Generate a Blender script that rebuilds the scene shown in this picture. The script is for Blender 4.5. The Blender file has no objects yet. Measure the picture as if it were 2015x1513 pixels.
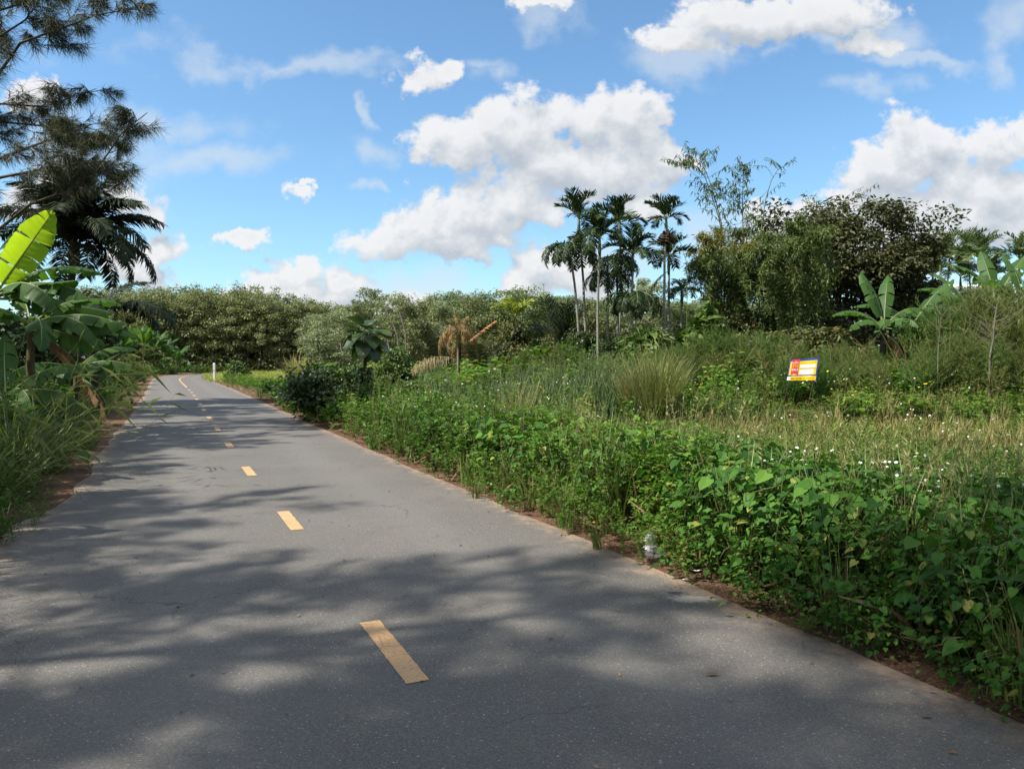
import bpy, math, random
import numpy as np
from mathutils import Vector, Matrix
rng = np.random.default_rng(11)
random.seed(5)
PI = math.pi
R = math.radians
scene = bpy.context.scene
COL = scene.collection

# ------------------------------------------------------------------ camera
F = 1500.0; CX = 1007.5; CY = 756.5; PITCH = math.atan((756.5 - 710) / F); CAMZ = 1.7
cd = bpy.data.cameras.new('camera'); cam = bpy.data.objects.new('camera', cd); COL.objects.link(cam)
cam.location = (0, 0, CAMZ); cam.rotation_euler = (R(90) - PITCH, 0, 0)
cd.sensor_width = 36; cd.lens = 36 * F / 2015; cd.clip_end = 5000; cd.clip_start = 0.05
scene.camera = cam
scene.view_settings.view_transform = 'Standard'; scene.view_settings.look = 'None'
scene.view_settings.exposure = 0.80; scene.view_settings.gamma = 1
scene.cycles.max_bounces = 6; scene.cycles.transparent_max_bounces = 4
scene.cycles.diffuse_bounces = 3; scene.cycles.glossy_bounces = 2; scene.cycles.transmission_bounces = 3
scene.cycles.caustics_reflective = False; scene.cycles.caustics_refractive = False

def ray(px, py):
    a = (px - CX) / F; b = (CY - py) / F
    return np.array([a, math.cos(PITCH) + b * math.sin(PITCH), -math.sin(PITCH) + b * math.cos(PITCH)])
def at(px, py, Y):
    d = ray(px, py); return Vector(d * (Y / d[1])) + Vector((0, 0, CAMZ))
def gnd(px, py, z=0.0):
    d = ray(px, py); t = (z - CAMZ) / d[2]; return Vector((d[0] * t, d[1] * t, z))

# ------------------------------------------------------------------ sun and sky
SUN_EL = R(50); SUN_DX, SUN_DY = -0.93, -0.37
sd = bpy.data.lights.new('sun', 'SUN'); sun = bpy.data.objects.new('sun', sd); COL.objects.link(sun)
sd.energy = 4.8; sd.angle = R(0.6); sd.color = (1.0, 0.945, 0.86)
tosun = Vector((SUN_DX * math.cos(SUN_EL), SUN_DY * math.cos(SUN_EL), math.sin(SUN_EL))).normalized()
sun.rotation_euler = tosun.to_track_quat('Z', 'Y').to_euler()
sun.location = (-20, -8, 30)

class NT:
    """small helper to write node trees as expressions"""
    def __init__(s, tree): s.t = tree
    def n(s, typ, **kw):
        nd = s.t.nodes.new(typ)
        for k, v in kw.items(): setattr(nd, k, v)
        return nd
    def put(s, sock, v):
        if isinstance(v, bpy.types.NodeSocket): s.t.links.new(v, sock)
        elif v is not None: sock.default_value = v
    def math(s, op, a, b=None, c=None, clamp=False):
        nd = s.n('ShaderNodeMath', operation=op, use_clamp=clamp)
        s.put(nd.inputs[0], a)
        if b is not None: s.put(nd.inputs[1], b)
        if c is not None: s.put(nd.inputs[2], c)
        return nd.outputs[0]
    def vm(s, op, a, b=None, c=None):
        nd = s.n('ShaderNodeVectorMath', operation=op)
        s.put(nd.inputs[0], a)
        if b is not None: s.put(nd.inputs[1], b)
        if c is not None: s.put(nd.inputs[2], c)
        return nd.outputs['Value'] if op in ('LENGTH', 'DOT_PRODUCT') else nd.outputs[0]
    def noise(s, vec, scale, detail=4, rough=0.5, color=False, dist=0.0):
        nd = s.n('ShaderNodeTexNoise'); s.put(nd.inputs['Vector'], vec)
        nd.inputs['Scale'].default_value = scale; nd.inputs['Detail'].default_value = detail
        nd.inputs['Roughness'].default_value = rough; nd.inputs['Distortion'].default_value = dist
        return nd.outputs['Color' if color else 'Fac']
    def mix(s, fac, a, b, blend='MIX'):
        nd = s.n('ShaderNodeMix', data_type='RGBA', blend_type=blend)
        s.put(nd.inputs[0], fac); s.put(nd.inputs[6], a); s.put(nd.inputs[7], b)
        return nd.outputs[2]
    def ramp(s, fac, stops):
        nd = s.n('ShaderNodeValToRGB'); cr = nd.color_ramp
        while len(cr.elements) < len(stops): cr.elements.new(0.5)
        for e, (p, c) in zip(cr.elements, stops):
            e.position = p; e.color = (c[0], c[1], c[2], 1) if not isinstance(c, (int, float)) else (c, c, c, 1)
        s.put(nd.inputs[0], fac); return nd.outputs[0]
    def smooth(s, x, lo, hi):
        nd = s.n('ShaderNodeMapRange', interpolation_type='SMOOTHSTEP')
        s.put(nd.inputs[0], x); nd.inputs[1].default_value = lo; nd.inputs[2].default_value = hi
        return nd.outputs[0]

# blobs of the clouds: where each stands in the sky, as directions (east-of-north, height) derived from the photo
HARD = [(1000,275,120,62),(900,290,80,45),(1130,235,90,52),(1250,235,75,55),(1290,300,48,40),(1200,335,130,50),(1080,320,130,60),
 (930,420,120,58),(1010,405,90,50),(840,455,95,50),(770,485,70,33),(880,490,120,26),(975,485,30,14),(1085,430,25,28),
 (1800,300,85,55),(1725,345,75,48),(1870,345,90,60),(1975,285,75,48),(1950,370,100,60),(1690,410,110,45),(1570,450,100,40),(1750,470,160,50),(1650,500,120,40),(1850,430,180,55),(2010,430,120,60),(1500,470,60,30),
 (475,482,58,14),(440,476,30,12),(590,545,75,36),(520,560,80,26),(690,550,55,24),(600,585,190,28),(605,388,20,17),(618,372,14,9),
 (250,385,62,34),(310,420,30,16),(320,485,45,26),(270,520,60,40),(110,390,70,42),(1065,525,55,28),(1150,545,60,34),(1030,560,60,26),(1250,420,60,20),
 (850,150,52,30),(1340,75,70,28),(1450,50,110,45),(1700,90,62,24),(1600,30,150,40),(1060,12,50,18),(60,190,60,30)]
SOFT = [(940,140,50,36),(970,170,55,40),(735,205,16,22),(730,300,44,40),(1420,90,190,50),(1640,80,150,40),(1750,60,60,40),(1075,35,60,45),(700,390,24,16),
 (1980,60,90,60),(1960,120,50,40),(1150,370,190,45),(1230,520,160,60),(1380,460,120,60),(1700,200,80,30),(420,310,260,40),(300,230,240,40),(560,120,320,28),(800,580,400,40),(1650,520,400,70),
 (200,300,160,110),(1500,120,60,30),(1800,130,120,18)]
def cloud_group(name, blobs, nscale, amp, warp):
    g = bpy.data.node_groups.new(name, 'ShaderNodeTree')
    g.interface.new_socket('Vector', in_out='INPUT', socket_type='NodeSocketVector')
    g.interface.new_socket('Value', in_out='OUTPUT', socket_type='NodeSocketFloat')
    N = NT(g); gi = N.n('NodeGroupInput'); go = N.n('NodeGroupOutput')
    p0 = gi.outputs[0]
    w = N.noise(p0, 7.0, 3, 0.5, color=True)
    p = N.vm('MULTIPLY_ADD', N.vm('SUBTRACT', w, (0.5, 0.5, 0.5)), (warp, warp * .7, 0), p0)
    w2 = N.noise(p0, 34.0, 5, 0.6, color=True); p = N.vm('MULTIPLY_ADD', N.vm('SUBTRACT', w2, (0.5, 0.5, 0.5)), (.045, .04, 0), p)
    cur = None
    for (x, y, rx, ry) in blobs:
        u = (x - CX) / F; v = (710 - y) / F; ru = rx / F; rv = ry / F
        q = N.vm('MULTIPLY_ADD', p, (1 / ru, 1 / rv, 0), (-u / ru, -v / rv, 0))
        l = N.vm('LENGTH', q)
        if cur is None: cur = l
        else:
            nd = N.n('ShaderNodeMath', operation='SMOOTH_MIN'); N.put(nd.inputs[0], cur); N.put(nd.inputs[1], l); nd.inputs[2].default_value = 0.25
            cur = nd.outputs[0]
    fb = N.noise(N.vm('MULTIPLY', p0, (1, 1.15, 1)), nscale, 9, 0.58)
    d = N.math('MULTIPLY_ADD', N.math('SUBTRACT', fb, 0.5), amp, N.math('SUBTRACT', 1.36, cur))
    g.links.new(d, go.inputs[0]); return g
W = bpy.data.worlds.new('World'); scene.world = W; W.use_nodes = True
wt = W.node_tree; wt.nodes.clear(); N = NT(wt)
sky = N.n('ShaderNodeTexSky', sky_type='NISHITA'); sky.sun_disc = False
sky.sun_elevation = SUN_EL; sky.sun_rotation = math.atan2(SUN_DX, SUN_DY)
sky.air_density = 1.0; sky.dust_density = 0.6; sky.ozone_density = 2.0
tc = N.n('ShaderNodeTexCoord'); sep = N.n('ShaderNodeSeparateXYZ'); wt.links.new(tc.outputs['Generated'], sep.inputs[0])
yy = N.math('MAXIMUM', N.math('ABSOLUTE', sep.outputs[1]), 0.18)
comb = N.n('ShaderNodeCombineXYZ'); N.put(comb.inputs[0], N.math('DIVIDE', sep.outputs[0], yy)); N.put(comb.inputs[1], N.math('DIVIDE', sep.outputs[2], yy))
P2 = comb.outputs[0]
gh = cloud_group('cumulus_field', HARD, 19.0, 3.1, 0.10); gs = cloud_group('thin_cloud_field', SOFT, 7.0, 4.2, 0.22)
def use(g, vec):
    nd = N.n('ShaderNodeGroup'); nd.node_tree = g; N.put(nd.inputs[0], vec); return nd.outputs[0]
dh = use(gh, P2); dh2 = use(gh, N.vm('ADD', P2, (-0.012, 0.028, 0)))
ds = use(gs, P2)
ah = N.smooth(dh, 0.0, 0.55); as_ = N.math('MULTIPLY', N.smooth(ds, 0.1, 1.4), 0.55)
lit = N.math('MULTIPLY_ADD', N.math('SUBTRACT', dh, dh2), .62, 0.52, clamp=True)
thick = N.smooth(dh, 0.5, 1.6)
lit = N.math('SUBTRACT', lit, N.math('MULTIPLY', thick, 0.12), clamp=True)
ccol = N.ramp(lit, [(0.0, (.50, .55, .62)), (0.45, (.66, .69, .73)), (1.0, (.90, .90, .91))])
ccol = N.vm('MULTIPLY', ccol, (5.4, 5.4, 5.4))
hz = N.smooth(sep.outputs[2], 0.0, 0.30)
skyc = N.mix(1.0, sky.outputs[0], (0.79, 1.0, 1.07, 1), 'MULTIPLY')
c1 = N.mix(as_, skyc, (3.9, 4.25, 4.6, 1))
c2 = N.mix(N.math('MULTIPLY', ah, 0.96), c1, ccol)
# unseen broken cloud added overhead and behind to whiten and lift the fill light
gen = tc.outputs['Generated']; beyond = N.math('MAXIMUM', N.smooth(sep.outputs[2], .46, .66), N.smooth(sep.outputs[1], .05, -.25))
over = N.math('MULTIPLY', N.math('MULTIPLY', N.smooth(N.noise(gen, 2.6, 5, .6), .38, .58), beyond), N.smooth(sep.outputs[2], -.02, .06))
c2 = N.mix(N.math('MULTIPLY', over, .85), c2, (5.4, 5.3, 5.2, 1))
bg = N.n('ShaderNodeBackground'); bg.inputs[1].default_value = 0.108; N.put(bg.inputs[0], c2)
wo = N.n('ShaderNodeOutputWorld'); wt.links.new(bg.outputs[0], wo.inputs[0])
W.cycles.sampling_method = 'MANUAL'; W.cycles.sample_map_resolution = 512

# ------------------------------------------------------------------ materials
def newmat(name):
    m = bpy.data.materials.new(name); m.use_nodes = True; m.node_tree.nodes.clear()
    return m, NT(m.node_tree)
def finish(m, N, shader):
    o = N.n('ShaderNodeOutputMaterial'); m.node_tree.links.new(shader, o.inputs[0]); return m
def leafmat(name, stops, trans=0.3, rough=0.5, spec=0.35, tboost=(1.25, 1.35, 0.75), patch=0.0, patchcol=None):
    m, N = newmat(name)
    a = N.n('ShaderNodeAttribute', attribute_name='tint')
    c = N.ramp(a.outputs['Fac'], stops)
    if patch > 0:
        g = N.n('ShaderNodeNewGeometry')
        f = N.smooth(N.noise(g.outputs['Position'], 0.55, 2, 0.5), 0.42, 0.68)
        c = N.mix(N.math('MULTIPLY', f, patch), c, patchcol)
    p = N.n('ShaderNodeBsdfPrincipled'); N.put(p.inputs['Base Color'], c); p.inputs['Roughness'].default_value = rough
    p.inputs['Specular IOR Level'].default_value = spec
    if trans > 0:
        t = N.n('ShaderNodeBsdfTranslucent'); N.put(t.inputs[0], N.mix(1.0, c, (*tboost, 1), 'MULTIPLY'))
        mx = N.n('ShaderNodeMixShader'); mx.inputs[0].default_value = trans
        m.node_tree.links.new(p.outputs[0], mx.inputs[1]); m.node_tree.links.new(t.outputs[0], mx.inputs[2])
        return finish(m, N, mx.outputs[0])
    return finish(m, N, p.outputs[0])
def plainmat(name, col, rough=0.7, var=0.25, scale=6, col2=None, spec=0.3, bump=0.0, stretch=None):
    m, N = newmat(name); g = N.n('ShaderNodeTexCoord'); v = g.outputs['Object']
    if stretch: v = N.vm('MULTIPLY', v, stretch)
    col2 = col2 or tuple(x * (1 - var) for x in col)
    f = N.noise(v, scale, 5, 0.6)
    c = N.ramp(f, [(0.3, col2), (0.7, col)])
    p = N.n('ShaderNodeBsdfPrincipled'); N.put(p.inputs['Base Color'], c); p.inputs['Roughness'].default_value = rough
    p.inputs['Specular IOR Level'].default_value = spec
    if bump:
        b = N.n('ShaderNodeBump'); b.inputs['Strength'].default_value = bump; b.inputs['Distance'].default_value = 0.02
        N.put(b.inputs['Height'], f); N.put(p.inputs['Normal'], b.outputs[0])
    return finish(m, N, p.outputs[0])

# ------------------------------------------------------------------ mesh building
class Acc:
    def __init__(s): s.V = []; s.T = []; s.A = []; s.M = []; s.S = []; s.n = 0
    def add(s, V, T, tint=0.5, mat=0, smooth=False):
        V = np.asarray(V, float).reshape(-1, 3); T = np.asarray(T, np.int64).reshape(-1, 3)
        s.V.append(V); s.T.append(T + s.n); s.n += len(V)
        s.A.append(np.broadcast_to(np.asarray(tint, float), (len(V),)).copy())
        s.M.append(np.broadcast_to(np.asarray(mat, np.int32), (len(T),)).copy())
        s.S.append(np.full(len(T), smooth, bool))
    def pack(s):
        if not s.V: return None
        return (np.concatenate(s.V), np.concatenate(s.T), np.concatenate(s.A), np.concatenate(s.M), np.concatenate(s.S))
    def inst(s, tm, pos, Rm, scale, dt=0.0, mat=None):
        """copy the template tm (packed) to many places inside this one mesh"""
        V, T, A, M, S = tm; pos = np.asarray(pos, float).reshape(-1, 3); n = len(pos)
        if n == 0: return
        scale = np.broadcast_to(np.asarray(scale, float).reshape(-1, 1) if np.ndim(scale) < 2 else scale, (n, 3))
        P = np.einsum('nij,nkj->nki', Rm, V[None] * scale[:, None, :]) + pos[:, None, :]
        k = len(V); off = (np.arange(n) * k)[:, None, None]
        s.V.append(P.reshape(-1, 3)); s.T.append((T[None] + off).reshape(-1, 3) + s.n); s.n += n * k
        dt = np.broadcast_to(np.asarray(dt, float), (n,))
        s.A.append(np.clip((A[None] + dt[:, None]), 0, 1).reshape(-1))
        s.M.append(np.tile(M if mat is None else np.full_like(M, mat), n)); s.S.append(np.tile(S, n))
    def mesh(s, name, mats):
        V, T, A, M, S = s.pack(); me = bpy.data.meshes.new(name)
        me.vertices.add(len(V)); me.vertices.foreach_set('co', V.astype(np.float32).ravel())
        me.loops.add(len(T) * 3); me.loops.foreach_set('vertex_index', T.astype(np.int32).ravel())
        me.polygons.add(len(T)); me.polygons.foreach_set('loop_start', np.arange(0, len(T) * 3, 3, dtype=np.int32))
        me.polygons.foreach_set('material_index', M.astype(np.int32)); me.polygons.foreach_set('use_smooth', S)
        at_ = me.attributes.new('tint', 'FLOAT', 'POINT'); at_.data.foreach_set('value', A.astype(np.float32))
        for m in mats: me.materials.append(m)
        me.update(calc_edges=True)
        return me
    def build(s, name, mats, parent=None, loc=None):
        o = bpy.data.objects.new(name, s.mesh(name, mats)); COL.objects.link(o)
        if parent: o.parent = parent
        if loc is not None: o.location = loc
        return o
def link(name, me, parent=None, loc=(0, 0, 0), rot=(0, 0, 0), scale=1.0):
    o = bpy.data.objects.new(name, me); COL.objects.link(o); o.parent = parent
    o.location = loc; o.rotation_euler = rot; o.scale = (scale,) * 3 if not hasattr(scale, '__len__') else scale
    return o
def tag(o, label=None, cat=None, group=None, kind=None):
    if label: o['label'] = label
    if cat: o['category'] = cat
    if group: o['group'] = group
    if kind: o['kind'] = kind
    return o
def empty(name, loc, label, cat, group=None, rz=0, scale=1.0):
    o = bpy.data.objects.new(name, None); COL.objects.link(o); o.location = loc; o.rotation_euler = (0, 0, rz)
    o.scale = (scale,) * 3; o.empty_display_size = 0.3
    return tag(o, label, cat, group)
def copy_thing(src, loc, label, rz=0, scale=1.0):
    c = src.copy(); COL.objects.link(c); c.location = loc; c.rotation_euler = (0, 0, rz); c.scale = (scale,) * 3 if not hasattr(scale, '__len__') else scale
    c['label'] = label
    def rec(a, b):
        for ch in a.children:
            d = ch.copy(); COL.objects.link(d); d.parent = b; rec(ch, d)
    rec(src, c)
    return c

def rot(az, pitch, roll):
    """local +Y is the leaf's length, +Z its face; az turns about Z, pitch lifts the tip"""
    az, pitch, roll = np.broadcast_arrays(np.atleast_1d(az).astype(float), pitch, roll); n = len(az)
    ca, sa, cp, sp, cr, sr = np.cos(az), np.sin(az), np.cos(pitch), np.sin(pitch), np.cos(roll), np.sin(roll)
    Z = np.zeros(n); O = np.ones(n)
    Rz = np.array([[ca, -sa, Z], [sa, ca, Z], [Z, Z, O]]); Rx = np.array([[O, Z, Z], [Z, cp, -sp], [Z, sp, cp]]); Ry = np.array([[cr, Z, sr], [Z, O, Z], [-sr, Z, cr]])
    return np.einsum('ijn,jkn,kln->nil', Rz, Rx, Ry)
def rand(n, a=0.0, b=1.0): return rng.uniform(a, b, n)

def tube(acc, pts, rad, sides=6, mat=0, tint=0.5, cap=False):
    pts = np.asarray(pts, float); n = len(pts); rad = np.broadcast_to(np.asarray(rad, float), (n,))
    tg = np.gradient(pts, axis=0); tg /= np.linalg.norm(tg, axis=1)[:, None] + 1e-9
    ref = np.array([0, 0, 1.0]) if abs(tg[0][2]) < .9 else np.array([1.0, 0, 0])
    u = np.cross(tg, ref); u /= np.linalg.norm(u, axis=1)[:, None] + 1e-9; w = np.cross(tg, u)
    a = np.arange(sides) * 2 * PI / sides
    V = pts[:, None] + rad[:, None, None] * (np.cos(a)[None, :, None] * u[:, None] + np.sin(a)[None, :, None] * w[:, None])
    i = np.arange(n - 1)[:, None] * sides; j = np.arange(sides)[None]; k = (j + 1) % sides
    T = np.concatenate([np.stack([i + j, i + k, i + sides + k], -1).reshape(-1, 3), np.stack([i + j, i + sides + k, i + sides + j], -1).reshape(-1, 3)])
    V = V.reshape(-1, 3)
    if cap:
        V = np.vstack([V, pts[0], pts[-1]]); c0 = n * sides
        jj = np.arange(sides); kk = (jj + 1) % sides; e = (n - 1) * sides
        T = np.vstack([T, np.stack([np.full(sides, c0), kk, jj], -1), np.stack([np.full(sides, c0 + 1), e + jj, e + kk], -1)])
    acc.add(V, T, tint, mat, True)
def curve(p0, p1, bend=0.1, n=6, seed=None):
    p0 = np.array(p0, float); p1 = np.array(p1, float); L = np.linalg.norm(p1 - p0)
    off = rng.normal(0, 1, 3) * bend * L; t = np.linspace(0, 1, n)[:, None]
    return p0 + (p1 - p0) * t + off * np.sin(PI * t) + rng.normal(0, 1, (n, 3)) * bend * .15 * L * (np.sin(PI * t))

def box(acc, c, s, mat=0, tint=.5):
    c = np.array(c); s = np.array(s) / 2
    V = np.array([[x, y, z] for x in (-1, 1) for y in (-1, 1) for z in (-1, 1)]) * s + c
    Q = [(0, 1, 3, 2), (4, 6, 7, 5), (0, 4, 5, 1), (2, 3, 7, 6), (0, 2, 6, 4), (1, 5, 7, 3)]
    T = [t for q in Q for t in ((q[0], q[1], q[2]), (q[0], q[2], q[3]))]
    acc.add(V, T, tint, mat)

# leaf templates ---------------------------------------------------
def T_(V, T, A=0.5):
    a = Acc(); a.add(V, T, A); return a.pack()
LEAF2 = T_([(0, 0, 0), (-.26, .42, .07), (.26, .42, .07), (0, 1, -.08)], [(0, 2, 3), (0, 3, 1)])
LEAFW = T_([(0, 0, 0), (-.40, .42, .10), (.40, .42, .10), (0, 1, -.12)], [(0, 2, 3), (0, 3, 1)])
LANCE2 = T_([(0, 0, 0), (-.10, .4, .03), (.10, .4, .03), (0, 1, -.12)], [(0, 2, 3), (0, 3, 1)])
LANCE = T_([(0, 0, 0), (-.17, .25, .05), (0, .28, 0), (.17, .25, .05), (-.16, .6, .02), (0, .64, -.04), (.16, .6, .02), (0, 1, -.16)],
           [(0, 2, 1), (0, 3, 2), (1, 2, 5), (1, 5, 4), (2, 3, 6), (2, 6, 5), (4, 5, 7), (5, 6, 7)])
HEART = T_([(0, 0, 0), (-.24, -.14, .03), (-.44, .08, .09), (-.40, .42, .08), (-.2, .76, .0), (0, 1.02, -.12), (.2, .76, .0), (.40, .42, .08), (.44, .08, .09), (.24, -.14, .03), (0, .4, -.03), (0, .72, -.05)],
           [(0, 10, 1), (1, 10, 2), (2, 10, 3), (3, 10, 11), (3, 11, 4), (4, 11, 5), (0, 9, 10), (9, 8, 10), (8, 7, 10), (7, 11, 10), (7, 6, 11), (6, 5, 11)])
a = Acc()
for (az_, l_) in ((0, 1.0), (.95, .72), (-.95, .72)):
    a.inst(LANCE, [(0, .0, 0)], rot(az_, 0.05, 0), l_)
TRI = a.pack()
a = Acc()
for (az_, l_) in ((0, 1.0), (.95, .72), (-.95, .72)):
    a.inst(LEAF2, [(0, .0, 0)], rot(az_, 0.05, 0), l_)
TRI2 = a.pack()
a = Acc()
for k in range(5):   # daisy: five petals
    a.inst(LEAFW, [(0, 0, 0)], rot(k * 2 * PI / 5, .12, 0), 1.0)
DAISY = a.pack()
def blade(acc, n, h, spread, width, bend, mat=0, base_r=0.04, segs=4, tv=0.2, tint=0.5):
    """n curved grass blades, vectorised"""
    az = rand(n, 0, 2 * PI); L = h * rand(n, .55, 1.1); lean = rand(n, .05, spread); b = bend * rand(n, .4, 1.4); w = width * rand(n, .7, 1.3)
    r = base_r * np.sqrt(rand(n)); ba = rand(n, 0, 2 * PI)
    t = np.linspace(0, 1, segs + 1); ang = lean[:, None] + b[:, None] * t[None] ** 1.5
    ds = L[:, None] / segs
    rr = np.concatenate([np.zeros((n, 1)), np.cumsum(np.sin(ang[:, :-1]) * ds, 1)], 1); zz = np.concatenate([np.zeros((n, 1)), np.cumsum(np.cos(ang[:, :-1]) * ds, 1)], 1)
    dx, dy = np.cos(az)[:, None], np.sin(az)[:, None]; cx = (r * np.cos(ba))[:, None] + rr * dx; cy = (r * np.sin(ba))[:, None] + rr * dy
    tw = rand(n, -.9, .9)[:, None]; sx, sy = -np.sin(az + tw[:, 0])[:, None], np.cos(az + tw[:, 0])[:, None]
    ww = w[:, None] * np.array([.7] + [1 - .85 * (k / segs) ** 2 for k in range(1, segs)] + [0.08])[None]
    Lf = np.stack([cx - sx * ww, cy - sy * ww, zz], -1); Rt = np.stack([cx + sx * ww, cy + sy * ww, zz], -1)
    V = np.stack([Lf, Rt], 2).reshape(n, -1, 3); k = V.shape[1]
    T = []
    for i in range(segs): T += [(2 * i, 2 * i + 1, 2 * i + 3), (2 * i, 2 * i + 3, 2 * i + 2)]
    T = (np.array(T)[None] + (np.arange(n) * k)[:, None, None]).reshape(-1, 3)
    acc.add(V.reshape(-1, 3), T, np.repeat(np.clip(tint + rng.normal(0, tv, n), 0, 1), k), mat)
# ------------------------------------------------------------------ road course
P0 = gnd(725, 1220); ctr = [gnd(725, 1220)]
d0 = Vector((-0.418, 0.908, 0)).normalized()
pts = [P0 - d0 * k for k in (26, 13, 6)] + [P0] + [gnd(x, y) for x, y in ((557, 1007), (484, 920), (427, 843), (400, 805), (380, 776), (366, 761), (355, 750), (354, 745))]
last = pts[-1]
pts += [Vector((-35.6, 83, 0)), Vector((-38.6, 92, 0)), Vector((-39.2, 99, 0)), Vector((-35.5, 104.5, 0)), Vector((-24, 108, 0)), Vector((0, 111, 0)), Vector((30, 113, 0))]
def catmull(P, step=0.5):
    P = [np.array(p) for p in P]; out = []
    P = [2 * P[0] - P[1]] + P + [2 * P[-1] - P[-2]]
    for i in range(1, len(P) - 2):
        n = max(2, int(np.linalg.norm(P[i + 1] - P[i]) / step))
        for k in range(n):
            t = k / n
            out.append(.5 * ((2 * P[i]) + (-P[i - 1] + P[i + 1]) * t + (2 * P[i - 1] - 5 * P[i] + 4 * P[i + 1] - P[i + 2]) * t * t + (-P[i - 1] + 3 * P[i] - 3 * P[i + 1] + P[i + 2]) * t ** 3))
    out.append(P[-2]); return np.array(out)
RC = catmull(pts)[:, :2]
# even spacing
seg = np.linalg.norm(np.diff(RC, axis=0), axis=1); arc = np.concatenate([[0], np.cumsum(seg)])
AR = np.arange(0, arc[-1], 0.4); RC = np.stack([np.interp(AR, arc, RC[:, 0]), np.interp(AR, arc, RC[:, 1])], 1)
TG = np.gradient(RC, axis=0); TG /= np.linalg.norm(TG, axis=1)[:, None]
NR = np.stack([TG[:, 1], -TG[:, 0]], 1)          # right-hand normal
def road_s(x, y):
    """signed distance from the centre line (right positive) and arc position"""
    x = np.atleast_1d(x).astype(float); y = np.atleast_1d(y).astype(float); s = np.empty(len(x)); ar = np.empty(len(x))
    C = RC[::3]; Nn = NR[::3]; A_ = AR[::3]
    for i in range(0, len(x), 20000):
        dx = x[i:i + 20000, None] - C[None, :, 0]; dy = y[i:i + 20000, None] - C[None, :, 1]
        d = dx * dx + dy * dy; k = d.argmin(1); r = np.arange(len(k))
        along = np.sqrt(d[r, k]); sg = dx[r, k] * Nn[k, 0] + dy[r, k] * Nn[k, 1]
        s[i:i + 20000] = np.where(np.abs(sg) > .7 * along, sg, np.sign(sg) * along); ar[i:i + 20000] = A_[k]
    return s, ar
def vn(x, y, sc, seed=0):
    """smooth value noise 0..1"""
    x = np.asarray(x, float) / sc + seed * 17.3; y = np.asarray(y, float) / sc - seed * 9.1
    xi = np.floor(x).astype(np.int64); yi = np.floor(y).astype(np.int64); fx = x - xi; fy = y - yi
    fx = fx * fx * (3 - 2 * fx); fy = fy * fy * (3 - 2 * fy)
    def h(a, b):
        v = (a * 374761393 + b * 668265263 + seed * 1442695041) & 0x7fffffff; v = ((v ^ (v >> 13)) * 1274126177) & 0x7fffffff
        return ((v ^ (v >> 16)) & 0xffff) / 65535.0
    return (h(xi, yi) * (1 - fx) + h(xi + 1, yi) * fx) * (1 - fy) + (h(xi, yi + 1) * (1 - fx) + h(xi + 1, yi + 1) * fx) * fy
def sstep(v, a, b):
    t = np.clip((np.asarray(v, float) - a) / (b - a), 0, 1); return t * t * (3 - 2 * t)
def gz(x, y):
    x = np.atleast_1d(x).astype(float); y = np.atleast_1d(y).astype(float); s, _ = road_s(x, y)
    right = sstep(s, 3.2, 6.0) * sstep(x / np.maximum(y, 3), -0.12, 0.15)
    z = -0.03 + 0.75 * sstep(y, 14.5, 24) * right
    z += (vn(x, y, 2.3, 3) - .5) * .10 * sstep(np.abs(s), 3.5, 6)
    return z

# ------------------------------------------------------------------ ground, soil verge, road
def ribbon(s0, s1, cols, z, a0, a1, jit0, jit1, seed, drop=0.0):
    i0, i1 = int(a0 / .4), min(int(a1 / .4), len(AR) - 1); idx = np.arange(i0, i1)
    fine = AR[idx]
    e0 = s0 + jit0 * (vn(fine, fine * 0, .9, seed) - .5) * 2 + jit0 * .6 * (vn(fine, fine * 0, .35, seed + 1) - .5)
    e1 = s1 + jit1 * (vn(fine, fine * 0, .9, seed + 2) - .5) * 2 + jit1 * .6 * (vn(fine, fine * 0, .35, seed + 3) - .5)
    q = np.linspace(0, 1, cols); S = e0[:, None] + (e1 - e0)[:, None] * q[None]
    V = np.concatenate([RC[idx][:, None] + S[..., None] * NR[idx][:, None], np.full(S.shape + (1,), z)], -1)
    k = cols; T = []
    r = np.arange(len(idx) - 1)[:, None] * k + np.arange(k - 1)[None]
    T = np.concatenate([np.stack([r, r + 1, r + k + 1], -1).reshape(-1, 3), np.stack([r, r + k + 1, r + k], -1).reshape(-1, 3)])
    return V.reshape(-1, 3), T, S

m_road, N = newmat('asphalt'); g = N.n('ShaderNodeNewGeometry'); P = g.outputs['Position']
a_ = N.n('ShaderNodeAttribute', attribute_name='tint'); side = a_.outputs['Fac']
n1 = N.noise(P, 90, 3, .7); n2 = N.noise(P, .7, 4, .6); n3 = N.noise(P, 5, 5, .65)
base = N.ramp(n1, [(.30, (.080, .073, .063)), (.55, (.121, .113, .101)), (.75, (.18, .168, .147))])
base = N.mix(N.math('MULTIPLY', N.smooth(n2, .40, .65), .35), base, (.155, .142, .122, 1))
vo = N.n('ShaderNodeTexVoronoi', feature='F1'); vo.inputs['Scale'].default_value = 60; N.put(vo.inputs['Vector'], P)
cs = N.n('ShaderNodeSeparateXYZ'); m_road.node_tree.links.new(vo.outputs['Color'], cs.inputs[0])
spk = N.math('MULTIPLY', N.math('GREATER_THAN', cs.outputs[0], .72), N.math('LESS_THAN', vo.outputs['Distance'], N.math('MULTIPLY', cs.outputs[1], .33)))
base = N.mix(spk, base, (.33, .31, .28, 1))
vo2 = N.n('ShaderNodeTexVoronoi', feature='F1'); vo2.inputs['Scale'].default_value = 75; N.put(vo2.inputs['Vector'], P)
pit = N.math('LESS_THAN', vo2.outputs['Distance'], .22)
base = N.mix(N.math('MULTIPLY', pit, .45), base, (.05, .05, .052, 1))
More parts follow.
